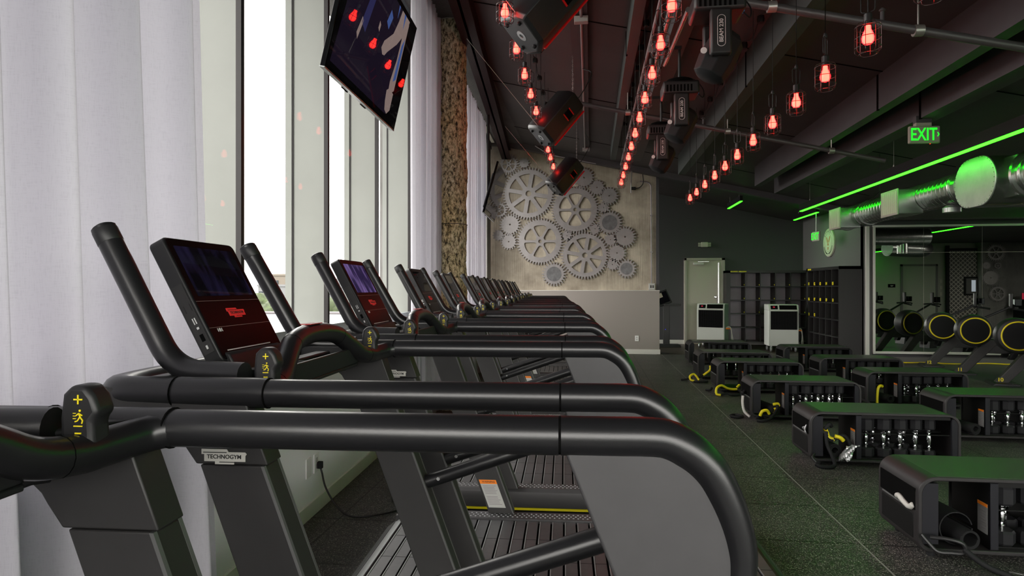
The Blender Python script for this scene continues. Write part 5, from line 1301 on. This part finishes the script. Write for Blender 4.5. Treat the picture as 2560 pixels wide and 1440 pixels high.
# =================================================================== OUTSIDE
def far(name, mb, m_, label, cat, loc=(0, 0, 0)): o = mb.build(name, m_, loc=loc); tag(o, label, cat); return o
S('ground_outside', MB().box(-900, -8, -200, 900, -16, -15.5), 'ground_far')
T = thing('neighbour_roof', 'pale curved flat roof just outside below the windows', 'roof', (-22, 26, -15.5))
MB().lathe([(22, 0), (22, 14.55), (21.6, 14.85), (14, 15.0), (1, 15.05)], 60).build('roof_deck', 'roof_white', T)
MB().tube([(21.2*math.cos(2*PI*k/60), 21.2*math.sin(2*PI*k/60), 14.95) for k in range(60)], .12, 6, closed=True).build('roof_edge', 'pipe_dark', T)
def dirp(px, t, z): 
    u = (px-1280)/1560; return (t*(u*math.cos(YAW)-math.sin(YAW)), t*(u*math.sin(YAW)+math.cos(YAW)), z)
def tower(label, px, t, w_, h_, m_, rows_, cols):
    p = dirp(px, t, -15.5); T = thing('apartment_building', label, 'building', p, YAW-.25)
    MB().box(-w_/2, w_/2, 0, w_, 0, h_).build('walls', m_, T); MB().box(-w_/2-.3, w_/2+.3, -.3, w_, h_, h_+.8).build('parapet', m_, T)
    if cols > 3: MB().box(-w_*.1, w_*.25, 2, w_*.6, h_, h_+3).build('roof_hut', m_, T)
    for i in range(rows_):
        for j in range(cols):
            x = -w_/2+w_*(j+.5)/cols; z = h_-2.5-i*3.2
            MB().box(x-.8, x+.8, -.25, .1, z-1, z+.6).build('window', 'pane_dark', T)
            if j % 2 == 0: MB().box(x-1.2, x+1.2, -1.1, 0, z-1.4, z-1.1).build('balcony', m_, T)
tower('tall cream apartment block seen between the first two white window panels', 692, 260, 16, 22, 'building_cream', 4, 3)
tower('lower white apartment block left of the cream one', 668, 240, 8, 17.5, 'building_white', 3, 3)
tower('distant white block seen past the third treadmill', 842, 300, 14, 19, 'building_white', 4, 4)
tower('small pale house at the tree line far left', 640, 320, 10, 13.5, 'building_cream', 1, 3)
def tree(label, px, t, zc_, r_, seed):
    p = dirp(px, t, -15.5); T = thing('tree', label, 'tree', p, 0, 'trees outside the windows'); rnd = random.Random(seed)
    H_ = 15.5+zc_; mb = MB()
    for b in range(9):
        cx, cy, cz_ = rnd.uniform(-.6, .6)*r_, rnd.uniform(-.6, .6)*r_, H_-r_*.9+rnd.uniform(-.4, .35)*r_; rb = r_*rnd.uniform(.45, .7)
        def fn(u, t_):
            th, ph = 2*PI*u, PI*t_; d_ = Vector((math.sin(ph)*math.cos(th), math.sin(ph)*math.sin(th), math.cos(ph)))
            q = rb*(1+.22*noise.noise(d_*3.1+Vector((seed, b, 0)))+.12*noise.noise(d_*8+Vector((b, seed, 0))))
            return (cx+d_.x*q, cy+d_.y*q, cz_+d_.z*q)
        mb.grid(fn, 20, 12)
    mb.build('crown', 'tree_green', T, sharp=3.1)
    MB().tube([(0, 0, 0), (.1, .1, H_-r_*1.2)], r_*.08, 8).build('trunk', 'pipe_dark', T)
for k, (px, t, z, r_) in enumerate(((410, 120, -1.0, 4.2), (470, 140, -.8, 4.6), (530, 120, -.6, 4.2), (585, 145, -.8, 4.6), (632, 122, -1.0, 4.0), (668, 150, -.2, 4.4), (702, 118, -.4, 4.2), (748, 150, -.6, 4.6), (790, 124, -.8, 4.4), (826, 154, .4, 4.6), (862, 126, -.2, 4.4), (925, 140, -.3, 4.6), (985, 125, -.3, 4.4))):
    tree(['bushy green tree', 'round dark green tree', 'pale green tree', 'broad green tree'][k % 4]+' outside, '+['far left', 'second', 'third', 'fourth', 'fifth', 'sixth', 'seventh', 'eighth', 'ninth', 'tenth', 'eleventh', 'twelfth', 'thirteenth'][k]+' of the line seen through the windows', px, t, z, r_, k)
p = dirp(617, 130, -15.5); T = thing('palm_tree', 'small dark palm standing above the far tree line', 'tree', p)
MB().tube([(0, 0, 0), (.2, 0, 15.2)], .25, 8).build('trunk', 'pipe_dark', T); mb = MB()
for k in range(11):
    a = k*2*PI/11; mb.tube(smooth([(.2, 0, 15.2), (.2+.8*math.cos(a), .8*math.sin(a), 15.9), (.2+1.7*math.cos(a), 1.7*math.sin(a), 15.3)], 4), [.22*(1-j/9) +.03 for j in range(9)], 5)
mb.build('fronds', 'palm_green', T)
